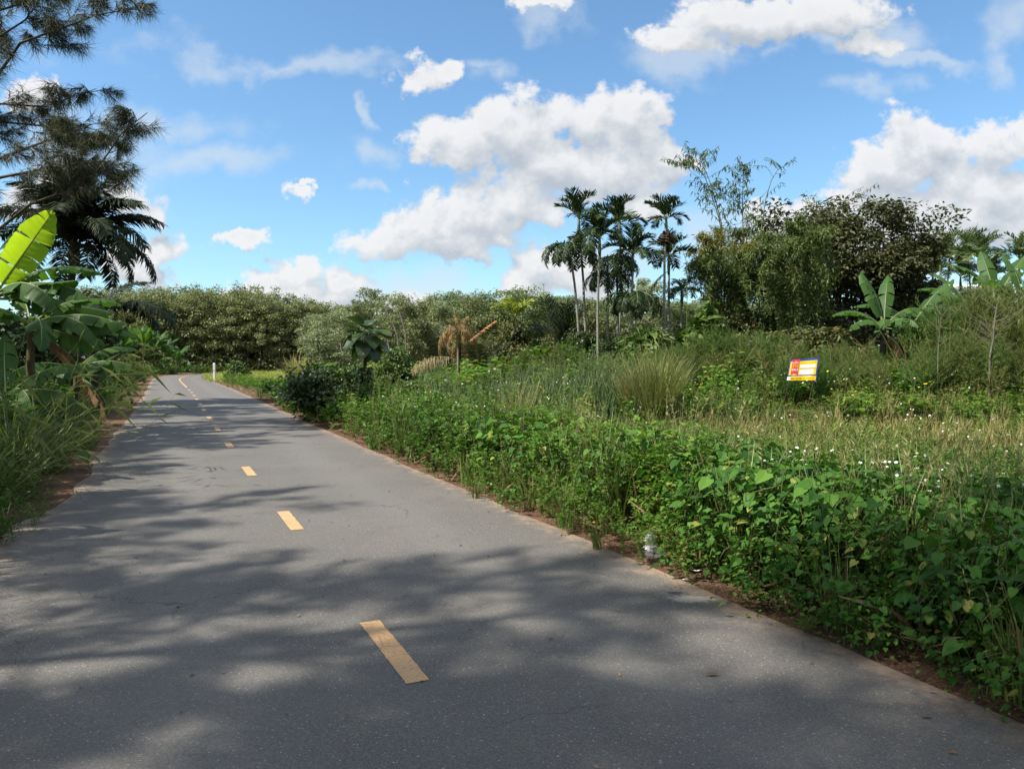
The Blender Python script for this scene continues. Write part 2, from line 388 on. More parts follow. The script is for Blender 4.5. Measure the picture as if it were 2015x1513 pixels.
# rubbed wheel paths and sandy dust that gathers along both edges
wheel = N.math('ADD', N.smooth(N.math('ABSOLUTE', N.math('SUBTRACT', side, .27)), .12, .0), N.smooth(N.math('ABSOLUTE', N.math('SUBTRACT', side, .74)), .12, .0))
base = N.mix(N.math('MULTIPLY', wheel, .22), base, (.19, .182, .168, 1))
wp = N.vm('ADD', P, N.vm('MULTIPLY', N.noise(P, 1.6, 4, .6, color=True), (1.1, 1.1, 0)))
ck = N.n('ShaderNodeTexVoronoi', feature='DISTANCE_TO_EDGE'); ck.inputs['Scale'].default_value = .42; N.put(ck.inputs['Vector'], wp)
crack = N.math('MULTIPLY', N.math('LESS_THAN', ck.outputs['Distance'], .0035), N.smooth(N.noise(P, .45, 2, .5), .52, .60))
base = N.mix(N.math('MULTIPLY', crack, .5), base, (.03, .028, .026, 1))
v3 = N.n('ShaderNodeTexVoronoi', feature='F1'); v3.inputs['Scale'].default_value = 120; N.put(v3.inputs['Vector'], P)
c3 = N.n('ShaderNodeSeparateXYZ'); m_road.node_tree.links.new(v3.outputs['Color'], c3.inputs[0])
base = N.mix(N.math('MULTIPLY', N.smooth(c3.outputs[0], .55, .95), .26), base, (.27, .245, .21, 1)); base = N.mix(N.math('MULTIPLY', N.smooth(c3.outputs[1], .60, .95), .32), base, (.05, .045, .04, 1))
stain = N.smooth(N.noise(P, 1.3, 5, .7), .58, .72); base = N.mix(N.math('MULTIPLY', stain, .35), base, (.06, .056, .052, 1))
edge = N.math('MINIMUM', side, N.math('SUBTRACT', 1.0, side))
dust = N.smooth(N.math('ADD', edge, N.math('MULTIPLY', N.math('SUBTRACT', n3, .5), .22)), .06, -.03)
base = N.mix(N.math('MULTIPLY', dust, .8), base, (.34, .235, .16, 1))
# a pale splash of spilt mortar near the right edge
spill = gnd(1362, 1178)
dv = N.vm('MULTIPLY', N.vm('SUBTRACT', P, (spill.x, spill.y, 0)), (4.6, 9.5, 0))
dl = N.math('ADD', N.vm('LENGTH', dv), N.math('MULTIPLY', N.math('SUBTRACT', N.noise(P, 22, 5, .7), .5), 1.9))
base = N.mix(N.math('MULTIPLY', N.smooth(dl, .95, .45), .85), base, (.36, .32, .26, 1))
p = N.n('ShaderNodeBsdfPrincipled'); N.put(p.inputs['Base Color'], base); p.inputs['Roughness'].default_value = .78; p.inputs['Specular IOR Level'].default_value = .35
b = N.n('ShaderNodeBump'); b.inputs['Strength'].default_value = .55; b.inputs['Distance'].default_value = .006; N.put(b.inputs['Height'], N.math('ADD', n1, N.math('MULTIPLY', pit, -.4))); N.put(p.inputs['Normal'], b.outputs[0])
finish(m_road, N, p.outputs[0])
V, T, S = ribbon(-2.25, 2.42, 17, 0.0, 0, 1e9, .07, .05, 1)
S2 = S.ravel(); yy_ = V[:, 1]; wid = .42 * sstep(yy_, 10.5, 7.0) * np.clip(-S2 / 2.25, 0, 1) ** 2; sN, aN = road_s(V[:, 0], V[:, 1]); V[:, 0] -= wid * .909; V[:, 1] -= wid * .416
acc = Acc(); acc.add(V, T, np.clip((S.ravel() + 2.25) / 4.67, 0, 1)); road = acc.build('road', [m_road]); tag(road, kind='structure')

m_soil, N = newmat('red_soil'); g = N.n('ShaderNodeNewGeometry'); P = g.outputs['Position']
f1 = N.noise(P, 2.2, 6, .65); f2 = N.noise(N.vm('MULTIPLY', P, (1, 1, 1)), 60, 4, .7)
c = N.ramp(f1, [(.3, (.050, .032, .022)), (.55, (.14, .072, .044)), (.75, (.21, .135, .09))])
c = N.mix(N.smooth(f2, .5, .75), c, (.33, .22, .15, 1)); c = N.mix(N.smooth(f2, .42, .3), c, (.05, .03, .02, 1))
p = N.n('ShaderNodeBsdfPrincipled'); N.put(p.inputs['Base Color'], c); p.inputs['Roughness'].default_value = .95; p.inputs['Specular IOR Level'].default_value = .1
b = N.n('ShaderNodeBump'); b.inputs['Strength'].default_value = .8; b.inputs['Distance'].default_value = .02; N.put(b.inputs['Height'], f2); N.put(p.inputs['Normal'], b.outputs[0])
finish(m_soil, N, p.outputs[0])
for (s0, s1, sd_) in ((1.9, 3.35, 11), (-4.4, -1.8, 21)):
    V, T, S = ribbon(s0, s1, 8, -0.007, 0, 158, .05, .22, sd_); acc = Acc(); acc.add(V, T)
    tag(acc.build('verge', [m_soil]), kind='structure')

m_gr, N = newmat('field_soil'); g = N.n('ShaderNodeNewGeometry'); P = g.outputs['Position']
f1 = N.noise(P, .35, 5, .6); f2 = N.noise(P, 14, 5, .7)
c = N.ramp(f1, [(.3, (.045, .038, .020)), (.5, (.10, .075, .035)), (.7, (.13, .12, .045))])
c = N.mix(N.math('MULTIPLY', N.smooth(f2, .45, .7), .6), c, (.20, .15, .075, 1)); c = N.mix(N.smooth(f2, .42, .28), c, (.03, .035, .015, 1))
p = N.n('ShaderNodeBsdfPrincipled'); N.put(p.inputs['Base Color'], c); p.inputs['Roughness'].default_value = .95; p.inputs['Specular IOR Level'].default_value = .1
finish(m_gr, N, p.outputs[0])
xs = np.concatenate([[-2500, -1000, -400, -200, -120], np.arange(-80, 61, 1.0), [90, 150, 300, 800, 2500]])
ys = np.concatenate([[-600, -200, -80, -40], np.arange(-20, 131, 1.0), [150, 200, 300, 600, 1200, 3000]])
X, Y = np.meshgrid(xs, ys); Z = gz(X.ravel(), Y.ravel()).reshape(X.shape)
nx = len(xs); r = (np.arange(len(ys) - 1)[:, None] * nx + np.arange(nx - 1)[None])
T = np.concatenate([np.stack([r, r + 1, r + nx + 1], -1).reshape(-1, 3), np.stack([r, r + nx + 1, r + nx], -1).reshape(-1, 3)])
acc = Acc(); acc.add(np.stack([X.ravel(), Y.ravel(), Z.ravel()], 1), T, .5, 0, True); tag(acc.build('ground', [m_gr]), kind='structure')

# painted dashes of the centre line, parts of the road
m_paint, N = newmat('worn_yellow_paint'); g = N.n('ShaderNodeNewGeometry'); P = g.outputs['Position']
f = N.noise(P, 26, 6, .75); f2 = N.noise(P, 3.1, 3, .6)
c = N.ramp(f2, [(.3, (.50, .285, .115)), (.7, (.58, .345, .145))]); c = N.mix(N.math('MULTIPLY', N.smooth(f, .53, .68), .55), c, (.22, .18, .14, 1)); c = N.mix(N.math('MULTIPLY', N.math('GREATER_THAN', N.noise(P, 70, 3, .7), .60), .7), c, (.12, .105, .085, 1))
wv = N.n('ShaderNodeTexVoronoi', feature='DISTANCE_TO_EDGE'); wv.inputs['Scale'].default_value = 4.5; N.put(wv.inputs['Vector'], N.vm('MULTIPLY', P, (.5, 1, 1)))
c = N.mix(N.math('LESS_THAN', wv.outputs['Distance'], .006), c, (.28, .19, .11, 1))
p = N.n('ShaderNodeBsdfPrincipled'); N.put(p.inputs['Base Color'], c); p.inputs['Roughness'].default_value = .6
finish(m_paint, N, p.outputs[0])
def strip(a0, a1, s0, s1, name, jit=.0022):
    n = max(3, int((a1 - a0) / .04) if a1 - a0 < 3 else int((a1 - a0) / .5)); a = np.linspace(a0, a1, n)
    cx, cy = np.interp(a, AR, RC[:, 0]), np.interp(a, AR, RC[:, 1]); nx_, ny_ = np.interp(a, AR, NR[:, 0]), np.interp(a, AR, NR[:, 1])
    l = s0 + rng.normal(0, jit, n); r_ = s1 + rng.normal(0, jit, n)
    V = np.concatenate([np.stack([cx + l * nx_, cy + l * ny_, np.full(n, .004)], 1), np.stack([cx + r_ * nx_, cy + r_ * ny_, np.full(n, .004)], 1)])
    i = np.arange(n - 1); T = np.concatenate([np.stack([i, i + n, i + n + 1], 1), np.stack([i, i + n + 1, i + 1], 1)])
    acc = Acc(); acc.add(V, T); return acc.build(name, [m_paint], road)
_, a_near = road_s([gnd(812, 1342).x], [gnd(812, 1342).y]); a_near = float(np.interp(gnd(812, 1342).y, RC[:120, 1], AR[:120]))
for k in range(0, 12):
    strip(a_near + k * 4.0, a_near + k * 4.0 + 1.03, -.065, .065, 'lane_dash')
strip(a_near + 49, a_near + 110, -.05, .05, 'centre_line')
# ------------------------------------------------------------------ leaf colours
G_weed = leafmat('weed_leaf', [(0, (.022, .058, .008)), (.45, (.066, .148, .015)), (.8, (.13, .245, .026)), (1, (.27, .27, .05))], .30, .60, .22)
G_heart = leafmat('heart_leaf', [(0, (.018, .058, .009)), (.5, (.046, .130, .015)), (.85, (.095, .205, .026)), (1, (.27, .27, .06))], .28, .58, .22)
G_stem = leafmat('weed_stem', [(0, (.045, .035, .015)), (.5, (.08, .10, .03)), (1, (.16, .11, .05))], 0, .7)
G_grass = leafmat('green_grass', [(0, (.042, .068, .016)), (.5, (.105, .145, .035)), (.85, (.17, .21, .06)), (1, (.30, .27, .11))], .25, .5)
G_dry = leafmat('dry_grass', [(0, (.075, .078, .024)), (.45, (.165, .170, .048)), (.8, (.30, .26, .09)), (1, (.36, .28, .14))], .2, .6)
G_blue = leafmat('tall_green_grass', [(0, (.030, .070, .025)), (.5, (.062, .125, .040)), (1, (.15, .19, .07))], .2, .5)
G_white = leafmat('white_petal', [(0, (.70, .70, .66)), (1, (.86, .86, .82))], .2, .6)
G_yel = leafmat('yellow_petal', [(0, (.75, .50, .02)), (1, (.85, .62, .04))], .2, .6)
G_brown = leafmat('dead_leaf', [(0, (.06, .035, .018)), (.5, (.14, .085, .04)), (1, (.28, .19, .10))], .1, .8)
G_fennel = leafmat('olive_brush', [(0, (.060, .060, .020)), (.4, (.090, .125, .030)), (.75, (.15, .18, .048)), (1, (.23, .21, .08))], .25, .7, .3, (1.25, 1.35, .75), .85, (.06, .15, .024, 1))

def stemmed(h, nodes, leaf, size, spread, leafmat_i=1, flower=False, lean=.12, drop=.1, branch=3, stem=True, lo=False):
    """one upright leafy weed as a template: (stem mat 0, leaf mat 1)"""
    A = Acc(); tips = []
    L = [((0, 0, 0), (rng.normal(0, lean) * h, rng.normal(0, lean) * h, h), 1.0)]
    for b in range(branch):
        t = random.uniform(.25, .7); az = random.uniform(0, 2 * PI); e = random.uniform(.25, .5) * h
        st = np.array(L[0][1]) * t; L.append((st, st + np.array([math.cos(az) * e * spread, math.sin(az) * e * spread, e * .75]), .7))
    for (a0, a1, k) in L:
        c = curve(a0, a1, .05, 4); tips.append(c[-1])
        if stem: tube(A, c, np.linspace(.006, .0025, 4) * h * (1 if not lo else 1.6), 3, 0, rng.uniform(0, 1))
        n = max(3, int(nodes * k)); t = np.linspace(.12, 1, n); q = np.stack([np.interp(t, np.linspace(0, 1, 4), c[:, i]) for i in range(3)], 1)
        az0 = rand(n, 0, 2 * PI)
        for sgn in (0, PI):
            az = az0 + sgn + rng.normal(0, .3, n)
            A.inst(leaf, q + np.stack([-np.sin(az), np.cos(az), 0 * az], 1) * .02 * h, rot(az, rng.normal(drop, .35, n), rng.normal(0, .35, n)), size * rand(n, .55, 1.2) * (1.15 - .35 * t), rng.normal(0, .16, n), leafmat_i)
    return A.pack(), np.array(tips)
def vine_mound(h, n, size, leaf):
    A = Acc(); c = np.stack([rng.normal(0, .2, n), rng.normal(0, .2, n), h * (rand(n) ** .6)], 1); az = np.arctan2(-c[:, 0], c[:, 1]) + rng.normal(0, .7, n)
    A.inst(leaf, c, rot(az, rng.normal(-.45, .4, n), rng.normal(0, .35, n)), size * rand(n, .5, 1.25), rng.normal(0, .17, n), 1)
    for k in range(3): tube(A, curve((0, 0, 0), (rng.normal(0, .15), rng.normal(0, .15), h), .2, 5), .004, 3, 0, .4)
    return A.pack()
def tuft(n, h, spread, width, bend, seed_heads=0, **kw):
    A = Acc(); blade(A, n, h, spread, width, bend, 0, **kw)
    for k in range(seed_heads):
        az = random.uniform(0, 2 * PI); r = random.uniform(.1, .45) * h; c = curve((0, 0, 0), (r * math.cos(az), r * math.sin(az), h * random.uniform(1.0, 1.35)), .05, 5)
        tube(A, c, .0025, 3, 0, .9); m = 10; t = rand(m, .78, 1); q = np.stack([np.interp(t, np.linspace(0, 1, 5), c[:, i]) for i in range(3)], 1)
        A.inst(LANCE2, q, rot(rand(m, 0, 6.28), rand(m, .3, 1.2), 0), .06 * h, .35, 0)
    return A.pack()
T_HI = [stemmed(.95, 13, TRI, sz_, .9, drop=-.05) for sz_ in (.085, .075, .065, .09, .07)]
T_HI2 = [stemmed(.9, 16, LANCE, sz_, .9, drop=.1, branch=5) for sz_ in (.085, .07, .06, .10)]
T_MID = [stemmed(.95, 9, TRI2, .095, .9, lo=True, drop=0) for _ in range(5)]
T_LO = [stemmed(.95, 8, LEAFW, .14, 1., lo=True, stem=False, branch=3) for _ in range(5)]
T_VINE = [vine_mound(.85, 66, sz_, HEART) for sz_ in (.088, .072, .06, .05, .078)]
T_VINELO = [vine_mound(.85, 40, .13, LEAFW) for _ in range(4)]
T_GR = [tuft(34, .6, .6, .0055, .9, 1) for _ in range(4)]
T_GRT = [tuft(46, 1.0, .35, .008, .7, 3, base_r=.12) for _ in range(4)]
T_GRB = [tuft(26, 1.0, .8, .008, 1.7, 1, base_r=.12) for _ in range(4)]
T_GRLO = [tuft(30, .6, .6, .012, .8, 1, segs=2, base_r=.15) for _ in range(4)]
T_GRTLO = [tuft(34, 1.0, .35, .014, .6, 3, segs=3, base_r=.2) for _ in range(4)]
def fennel(h, n=26, lo=True):
    A = Acc()
    for k in range(5):
        az = random.uniform(0, 2 * PI); r = random.uniform(.0, .35) * h; c = curve((0, 0, 0), (r * math.cos(az), r * math.sin(az), h * random.uniform(.75, 1.05)), .06, 6)
        tube(A, c, np.linspace(.009, .003, 6), 3, 0, rng.uniform(.4, 1)); m = n; t = rand(m, .25, 1); q = np.stack([np.interp(t, np.linspace(0, 1, 6), c[:, i]) for i in range(3)], 1)
        az = rand(m, 0, 6.28); pit = rand(m, .35, 1.1); Ls = h * .26 * (1.15 - t) * rand(m, .6, 1.3) + .08
        A.inst(LANCE2, q, rot(az, pit, 0), np.stack([Ls * .10, Ls, Ls], 1), .2, 0)
        for j in range(6):   # fine feathery leaves off each twig
            f = rand(m, .2, 1); d = np.stack([-np.sin(az) * np.cos(pit), np.cos(az) * np.cos(pit), np.sin(pit)], 1)
            A.inst(LANCE2, q + d * (Ls * f)[:, None], rot(az + rng.normal(0, .9, m), pit + rng.normal(0, .5, m), rand(m, 0, 3)), np.stack([Ls * .22, Ls * .42, Ls * .4], 1), rng.normal(0, .15, m), 1)
    return A.pack()
T_FEN = [fennel(1.0) for _ in range(4)]

# ------------------------------------------------------------------ the growth beside the road: what nobody could count
veg = {k: Acc() for k in ('weed', 'vine', 'grass', 'dry', 'tall', 'brush', 'flower', 'litter', 'far', 'sunny')}
BANDS = [(2.2, 4.5, 46), (4.5, 7, 42), (7, 10, 30), (10, 14, 18), (14, 19, 12.5), (19, 26, 8), (26, 38, 3.6), (38, 62, 1.9), (62, 84, 1.3), (84, 108, .9)]
def put(acc, tms, m, x, y, z, h, wide, dt, mat=None):
    k = rng.integers(0, len(tms), len(x))
    for i, tm in enumerate(tms):
        q = m & (k == i)
        if not q.any(): continue
        t = tm[0] if isinstance(tm[0], tuple) else tm
        n = q.sum(); sc = np.stack([h[q] * wide[q], h[q] * wide[q], h[q]], 1)
        acc.inst(t, np.stack([x[q], y[q], z[q]], 1), rot(rand(n, 0, 6.28), rng.normal(0, .06, n), rng.normal(0, .06, n)), sc, dt[q])
        if isinstance(tm[0], tuple): pass
flx = []
for (y0, y1, dens) in BANDS:
    for side_ in (1, -1):
        ym = (y0 + y1) / 2
        xa, xb = -1200 / F * y1 - 1, (1700 if y1 < 12 else 1340) / F * y1 + 1.5
        n = int(dens * (y1 - y0) * (xb - xa)); y = rand(n, y0, y1); x = rand(n, xa, xb)
        s, ar = road_s(x, y); px = x / y * F + CX
        if side_ > 0: ok = (s > 2.28 + .18 * vn(x, y, 1.1, 5)) & (px < np.where(y < 12, 2750, 2330)) & (px > -100)
        else: ok = (s < -2.30 - .30 * vn(x, y, 1.4, 6) - .72 * sstep(y, 9, 12.5) * sstep(y, 30, 21)) & (px > -190)
        x, y, s, px = x[ok], y[ok], s[ok], px[ok]; n = len(x)
        if n == 0: continue
        z = gz(x, y); n1 = vn(x, y, 1.6, 7); n2 = vn(x, y, 3.3, 8); n3 = vn(x, y, 6.0, 9); u = rand(n)
        hi = y1 <= 10.1; dt = rng.normal(0, .07, n) + (n2 - .5) * .25; one = np.ones(n)
        if side_ > 0:
            hedge_w = 3.0 + 1.4 * (n3 - .4) + 1.6 * sstep(px, 1500, 2000)
            hedge = (s < 2.7 + hedge_w) & ~((y > 60) & (px < 740) & (px > 380))
            edge_h = .36 + .70 * sstep(s, 2.34, 3.05)
            mid = (y > 15.5) | (s > 13)
            field = ~hedge & ~(y > 16.4 + .9 * n2) & (px > 1150)
            fsoft = ~hedge & ~field
            h = edge_h * (.70 + .45 * n1) * (.92 + .22 * sstep(y, 18, 30))
            h *= (1 - .25 * sstep(s, 4.0, 5.4)) * (1 - .42 * sstep(y, 26, 44))
            vinep = hedge & (((px > 1250 + 200 * n1) & (u < .12 + .55 * sstep(n2, .35, .6)) & (y < 9)) | (u < .08)) & (s < 5.6)
            grs = hedge & ~vinep & (u > .90)
            wd = hedge & ~vinep & ~grs
            put(veg['vine'], T_VINE if hi else T_VINELO, vinep, x, y, z, h * 1.12, one * 1.1, dt)
            if hi:
                put(veg['weed'], T_HI, wd & (u < .6), x, y, z, h * 1.08, one, dt); put(veg['weed'], T_HI2, wd & (u >= .6), x, y, z, h * 1.0, one, dt)
                put(veg['grass'], T_GRT, grs, x, y, z, h * 1.15, one, dt)
            else:
                put(veg['weed'], T_MID if y1 < 20 else T_LO, wd, x, y, z, h * 1.1, one * 1.1, dt); put(veg['grass'], T_GRTLO, grs, x, y, z, h * 1.2, one, dt)
            # low dry meadow with flowering weeds
            gfield = field & (u < .50); wfield = field & (u >= .50) & (u < .58 + .40 * sstep(n2, .40, .55)) ; dfield = field & ~gfield & ~wfield
            straw = sstep(n3 + .25 * sstep(y, 11, 15), .55, .8)
            put(veg['dry'], T_GRLO if not hi else T_GR, dfield | (gfield & (rand(n) < straw)), x, y, z, .62 + .35 * n1, one * 1.2, dt)
            put(veg['grass'], T_GRLO if not hi else T_GR, gfield & (rand(n) >= straw), x, y, z, .60 + .35 * n1, one * 1.2, dt)
            put(veg['weed'], T_HI if hi else T_MID if y1 < 20 else T_LO, wfield, x, y, z, .38 + .22 * n1, one * 1.3, dt + .08)
            # the bank: mixed weeds, tall blue-green grass left, olive brush right
            infront = (np.abs(px - 1580) < 62) & (y > 16.0) & (y < 19.8); kind = fsoft
            tallz = kind & (px > 700) & (px < 1260) & (y > 17) & (u < .75)
            brush = kind & (px >= 1230) & (y > 19.8) & (u < .22) & (y < 30)
            brush = brush & ~infront; rest = kind & ~tallz & ~brush & ~((px > 380) & (px < 740) & (y > 50)); hf = np.where(infront, .55, 1.0)
            put(veg['tall'], T_GRTLO, tallz, x, y, z, .65 + .55 * n2, one, dt)
            put(veg['brush'], T_FEN, brush, x, y, z, (.75 + .9 * n2 + .7 * sstep(px, 1700, 1950)), one * .8, dt)
            put(veg['weed'], T_MID if y1 < 20 else T_LO, rest & (u > .40) & (n2 + .3 * n1 > .42), x, y, z, hf * (.5 + .5 * n1) * (1 + 1.0 * n2 * sstep(y, 19, 24)), one * 1.3, dt + .06)
            put(veg['weed'], T_HI2, rest & (u > .40) & (n2 + .3 * n1 <= .42) & (y < 30), x, y, z, hf * (.55 + .5 * n1) * (1 + .6 * sstep(y, 19, 24)), one * 1.3, dt + .10)
            put(veg['grass'], T_GRLO, rest & (u > .22) & (u <= .4) & (px >= 1500), x, y, z, hf * (.7 + .4 * n1), one * 1.3, dt)
            put(veg['grass'], T_GRTLO, rest & (u <= .4) & (px < 1500), x, y, z, .5 + .45 * n1, one, dt)
            put(veg['dry'], T_GRTLO, rest & (u <= .22) & (px >= 1500), x, y, z, hf * (.5 + .4 * n1), one, dt)
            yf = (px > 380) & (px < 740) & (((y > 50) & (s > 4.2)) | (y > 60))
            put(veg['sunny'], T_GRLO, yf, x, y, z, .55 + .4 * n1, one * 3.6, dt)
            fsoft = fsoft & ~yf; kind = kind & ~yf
            fl = (hedge & (s > 3.3) & (rand(n) < .30 * sstep(vn(x, y, 1.9, 31), .35, .65))) | (field & (rand(n) < .24 * sstep(vn(x, y, 1.3, 32), .45, .7))) | (fsoft & (px < 1900) & (y < 24) & (rand(n) < .12))
            fh = np.where(hedge, h * 1.02, np.where(field, .50 + .22 * n1, .75 + .4 * n1))
            flx.append(np.stack([x, y, z + fh, px], 1)[fl])
        else:
            edge_h = .25 + .75 * sstep(-s, 2.4, 3.9)
            h = edge_h * (.75 + .5 * n1) * (1 + .3 * sstep(-s, 4, 6))
            g1 = (u < np.where(y < 22, .24, .42)); w1 = ~g1
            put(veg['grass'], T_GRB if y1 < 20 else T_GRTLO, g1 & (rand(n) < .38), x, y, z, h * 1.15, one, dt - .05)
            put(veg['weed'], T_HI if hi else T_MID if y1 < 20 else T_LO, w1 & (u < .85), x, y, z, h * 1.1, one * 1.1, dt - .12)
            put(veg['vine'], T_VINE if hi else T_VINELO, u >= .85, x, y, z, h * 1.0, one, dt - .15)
            fl = (y < 14) & (rand(n) < .10); flx.append(np.stack([x, y, z + h * .97, px], 1)[fl])
# long bare stalks and canes standing out of the bank growth
n = 130; pxs = 2080 - 850 * rand(n) ** 1.6; Ys_ = rand(n, 20.2, 23.5); X_ = (pxs - CX) / F * Ys_; zz_ = gz(X_, Ys_)
for i in range(n):
    hh_ = random.uniform(.9, 1.7) + 1.3 * float(sstep(pxs[i], 1650, 1950)); c = curve((X_[i], Ys_[i], zz_[i]), (X_[i] + rng.normal(0, .35), Ys_[i] + rng.normal(0, .3), zz_[i] + hh_), .08, 6)
    tube(veg['dry'], c, np.linspace(.009, .004, 6), 3, 0, rng.uniform(.4, 1))
    for q in range(3): j = rng.integers(2, 5); tube(veg['dry'], curve(c[j], c[j] + (rng.normal(0, .3), rng.normal(0, .3), random.uniform(.15, .5)), .1, 4), .004, 3, 0, rng.uniform(.4, 1))
# flower heads
fp = np.concatenate(flx); n = len(fp)
for rep in range(3):
    k = rng.random(n) < (.55 if rep else 1); q = fp[k][:, :3] + rng.normal(0, .09, (k.sum(), 3)) * (1, 1, .5); m = len(q)
    sc = np.clip(.011 + .0005 * fp[k][:, 1], .012, .024) * rand(m, .8, 1.3)
    veg['flower'].inst(DAISY, q, rot(rand(m, 0, 6.28), rng.normal(0, .5, m), rng.normal(0, .5, m)), sc, 0, 0)
    ctrt = T_([(-.3, -.3, .12), (.3, -.3, .12), (.3, .3, .12), (-.3, .3, .12)], [(0, 1, 2), (0, 2, 3)])
    veg['flower'].inst(ctrt, q, rot(rand(m, 0, 6.28), 0, 0), sc, 0, 1)
# yellow cosmos and goldenrod-like heads in a few spots
for (px_, py_, Y_, c_, r_) in ((1425, 848, 9.5, 2, .05), (1375, 765, 18.5, 7, .2), (1362, 772, 18.4, 6, .15), (1330, 755, 18.7, 4, .15), (1400, 742, 18.9, 4, .15), (1460, 752, 18.8, 3, .2), (1175, 755, 20, 5, .2), (1172, 778, 19, 4, .15), (1190, 1022, 7.6, 2, .03), (1158, 1030, 7.7, 3, .06), (1830, 745, 19, 9, .3), (1660, 770, 18, 8, .4), (1065, 770, 19, 5, .2), (1850, 800, 17, 2, .3)):
    c0 = at(px_, py_, Y_); m = c_; q = np.array(c0) + rng.normal(0, r_ * .5, (m, 3))
    veg['flower'].inst(DAISY, q, rot(rand(m, 0, 6.28), rng.normal(.3, .4, m), rng.normal(0, .4, m)), (.022 if Y_ < 12 else .030) * rand(m, .8, 1.3), 0, 1)
# fallen casuarina needles, straw and small stones on both verges
n = 16000; a_i = rng.integers(20, 140, n); so = np.where(rng.random(n) < .62, rand(n, 2.28, 3.2), -rand(n, 1.95, 3.4))
c0 = RC[a_i] + NR[a_i] * so[:, None] + TG[a_i] * rand(n, -.2, .2)[:, None]
veg['litter'].inst(T_([(-.5, 0, 0), (.5, 0, 0), (0, 1, .12)], [(0, 1, 2)]), np.column_stack([c0, rand(n, .001, .018)]), rot(rand(n, 0, 6.28), rng.normal(0, .08, n), 0), np.stack([rand(n, .002, .006), rand(n, .04, .22), rand(n, .04, .2)], 1), rng.normal(.2, .25, n), 0)
n = 1500; a_i = rng.integers(20, 120, n); so = np.where(rng.random(n) < .7, rand(n, 2.3, 2.75), -rand(n, 1.9, 2.4)); c0 = RC[a_i] + NR[a_i] * so[:, None] + TG[a_i] * rand(n, -.2, .2)[:, None]
peb = T_([(-.5, -.4, 0), (.5, -.5, 0), (.6, .4, 0), (-.4, .5, 0), (0, 0, .6)], [(0, 1, 4), (1, 2, 4), (2, 3, 4), (3, 0, 4)])
veg['litter'].inst(peb, np.column_stack([c0, np.full(n, -.004)]), rot(rand(n, 0, 6.28), 0, 0), rand(n, .004, .015), rng.normal(-.2, .3, n), 1)
n = 700; a_i = rng.integers(20, 110, n); so = rand(n, -2.6, 2.6); c0 = RC[a_i] + NR[a_i] * so[:, None] + TG[a_i] * rand(n, -.2, .2)[:, None]
veg['litter'].inst(LEAF2, np.column_stack([c0, rand(n, .005, .015)]), rot(rand(n, 0, 6.28), rng.normal(0, .1, n), rng.normal(0, .2, n)), rand(n, .015, .045), rng.normal(.2, .3, n), 0)
# dead straws and stems hanging out under the right hedge
n = 900; a_i = rng.integers(28, 110, n); so = rand(n, 2.55, 2.95); c0 = RC[a_i] + NR[a_i] * so[:, None] + TG[a_i] * rand(n, -.2, .2)[:, None]
azr = np.arctan2(NR[a_i][:, 0], -NR[a_i][:, 1]) + rng.normal(0, .8, n)
veg['litter'].inst(LANCE2, np.column_stack([c0, rand(n, .0, .28)]), rot(azr, rng.normal(.2, .5, n), rand(n, 0, 3)), np.stack([rand(n, .012, .05), rand(n, .10, .32), rand(n, .2, .4)], 1), rng.normal(.25, .25, n), 0)
G_stone = leafmat('pebble', [(0, (.18, .14, .11)), (.5, (.30, .25, .20)), (1, (.48, .43, .37))], 0, .9)
def stuff(key, name, mats): return tag(veg[key].build(name, mats), kind='stuff')
stuff('weed', 'leafy_weeds', [G_stem, G_weed]); stuff('vine', 'heart_leaf_ground_cover', [G_stem, G_heart]); stuff('grass', 'green_grass', [G_grass])
stuff('dry', 'dry_meadow_grass', [G_dry]); stuff('tall', 'tall_green_grass', [G_blue]); stuff('brush', 'olive_brush', [G_fennel, G_fennel])
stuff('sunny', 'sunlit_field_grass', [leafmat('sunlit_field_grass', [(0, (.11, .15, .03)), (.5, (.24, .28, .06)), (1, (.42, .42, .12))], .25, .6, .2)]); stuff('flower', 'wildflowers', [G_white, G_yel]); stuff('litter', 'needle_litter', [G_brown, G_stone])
print('stuff tris', {k: sum(len(t) for t in v.T) for k, v in veg.items()})
# ------------------------------------------------------------------ trees and palms: materials
def barkmat(name, c1, c2, scale=9, st=(1, 1, .25), bump=.5): return plainmat(name, c1, .85, 0, scale, c2, .15, bump, st)
B_rub = barkmat('pale_rubber_bark', (.24, .21, .17), (.11, .09, .07)); B_dark = barkmat('dark_bark', (.075, .06, .045), (.03, .025, .02)); B_palm = barkmat('areca_bark', (.30, .29, .25), (.13, .12, .09), 5, (1, 1, 6))
B_cas = barkmat('casuarina_bark', (.10, .08, .065), (.045, .036, .03)); B_ban = barkmat('banana_sheath', (.13, .10, .05), (.035, .025, .015), 6, (1, 1, .3)); B_bam = barkmat('bamboo_culm', (.16, .19, .07), (.07, .09, .03), 4)
L_rub = leafmat('rubber_leaf', [(0, (.080, .100, .038)), (.5, (.175, .200, .082)), (.85, (.27, .28, .13)), (1, (.34, .33, .17))], .25, .5, .4)
L_rubp = leafmat('pale_rubber_leaf', [(0, (.090, .118, .058)), (.5, (.195, .230, .120)), (1, (.34, .37, .21))], .25, .5, .4)
L_rubg = leafmat('green_rubber_leaf', [(0, (.060, .090, .028)), (.5, (.130, .175, .058)), (1, (.19, .24, .09))], .25, .5, .4)
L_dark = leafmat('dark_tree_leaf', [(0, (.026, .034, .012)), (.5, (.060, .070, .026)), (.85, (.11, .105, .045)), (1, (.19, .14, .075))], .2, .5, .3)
L_bam = leafmat('bamboo_leaf', [(0, (.042, .068, .020)), (.5, (.105, .150, .042)), (.85, (.19, .225, .065)), (1, (.22, .23, .08))], .25, .5)
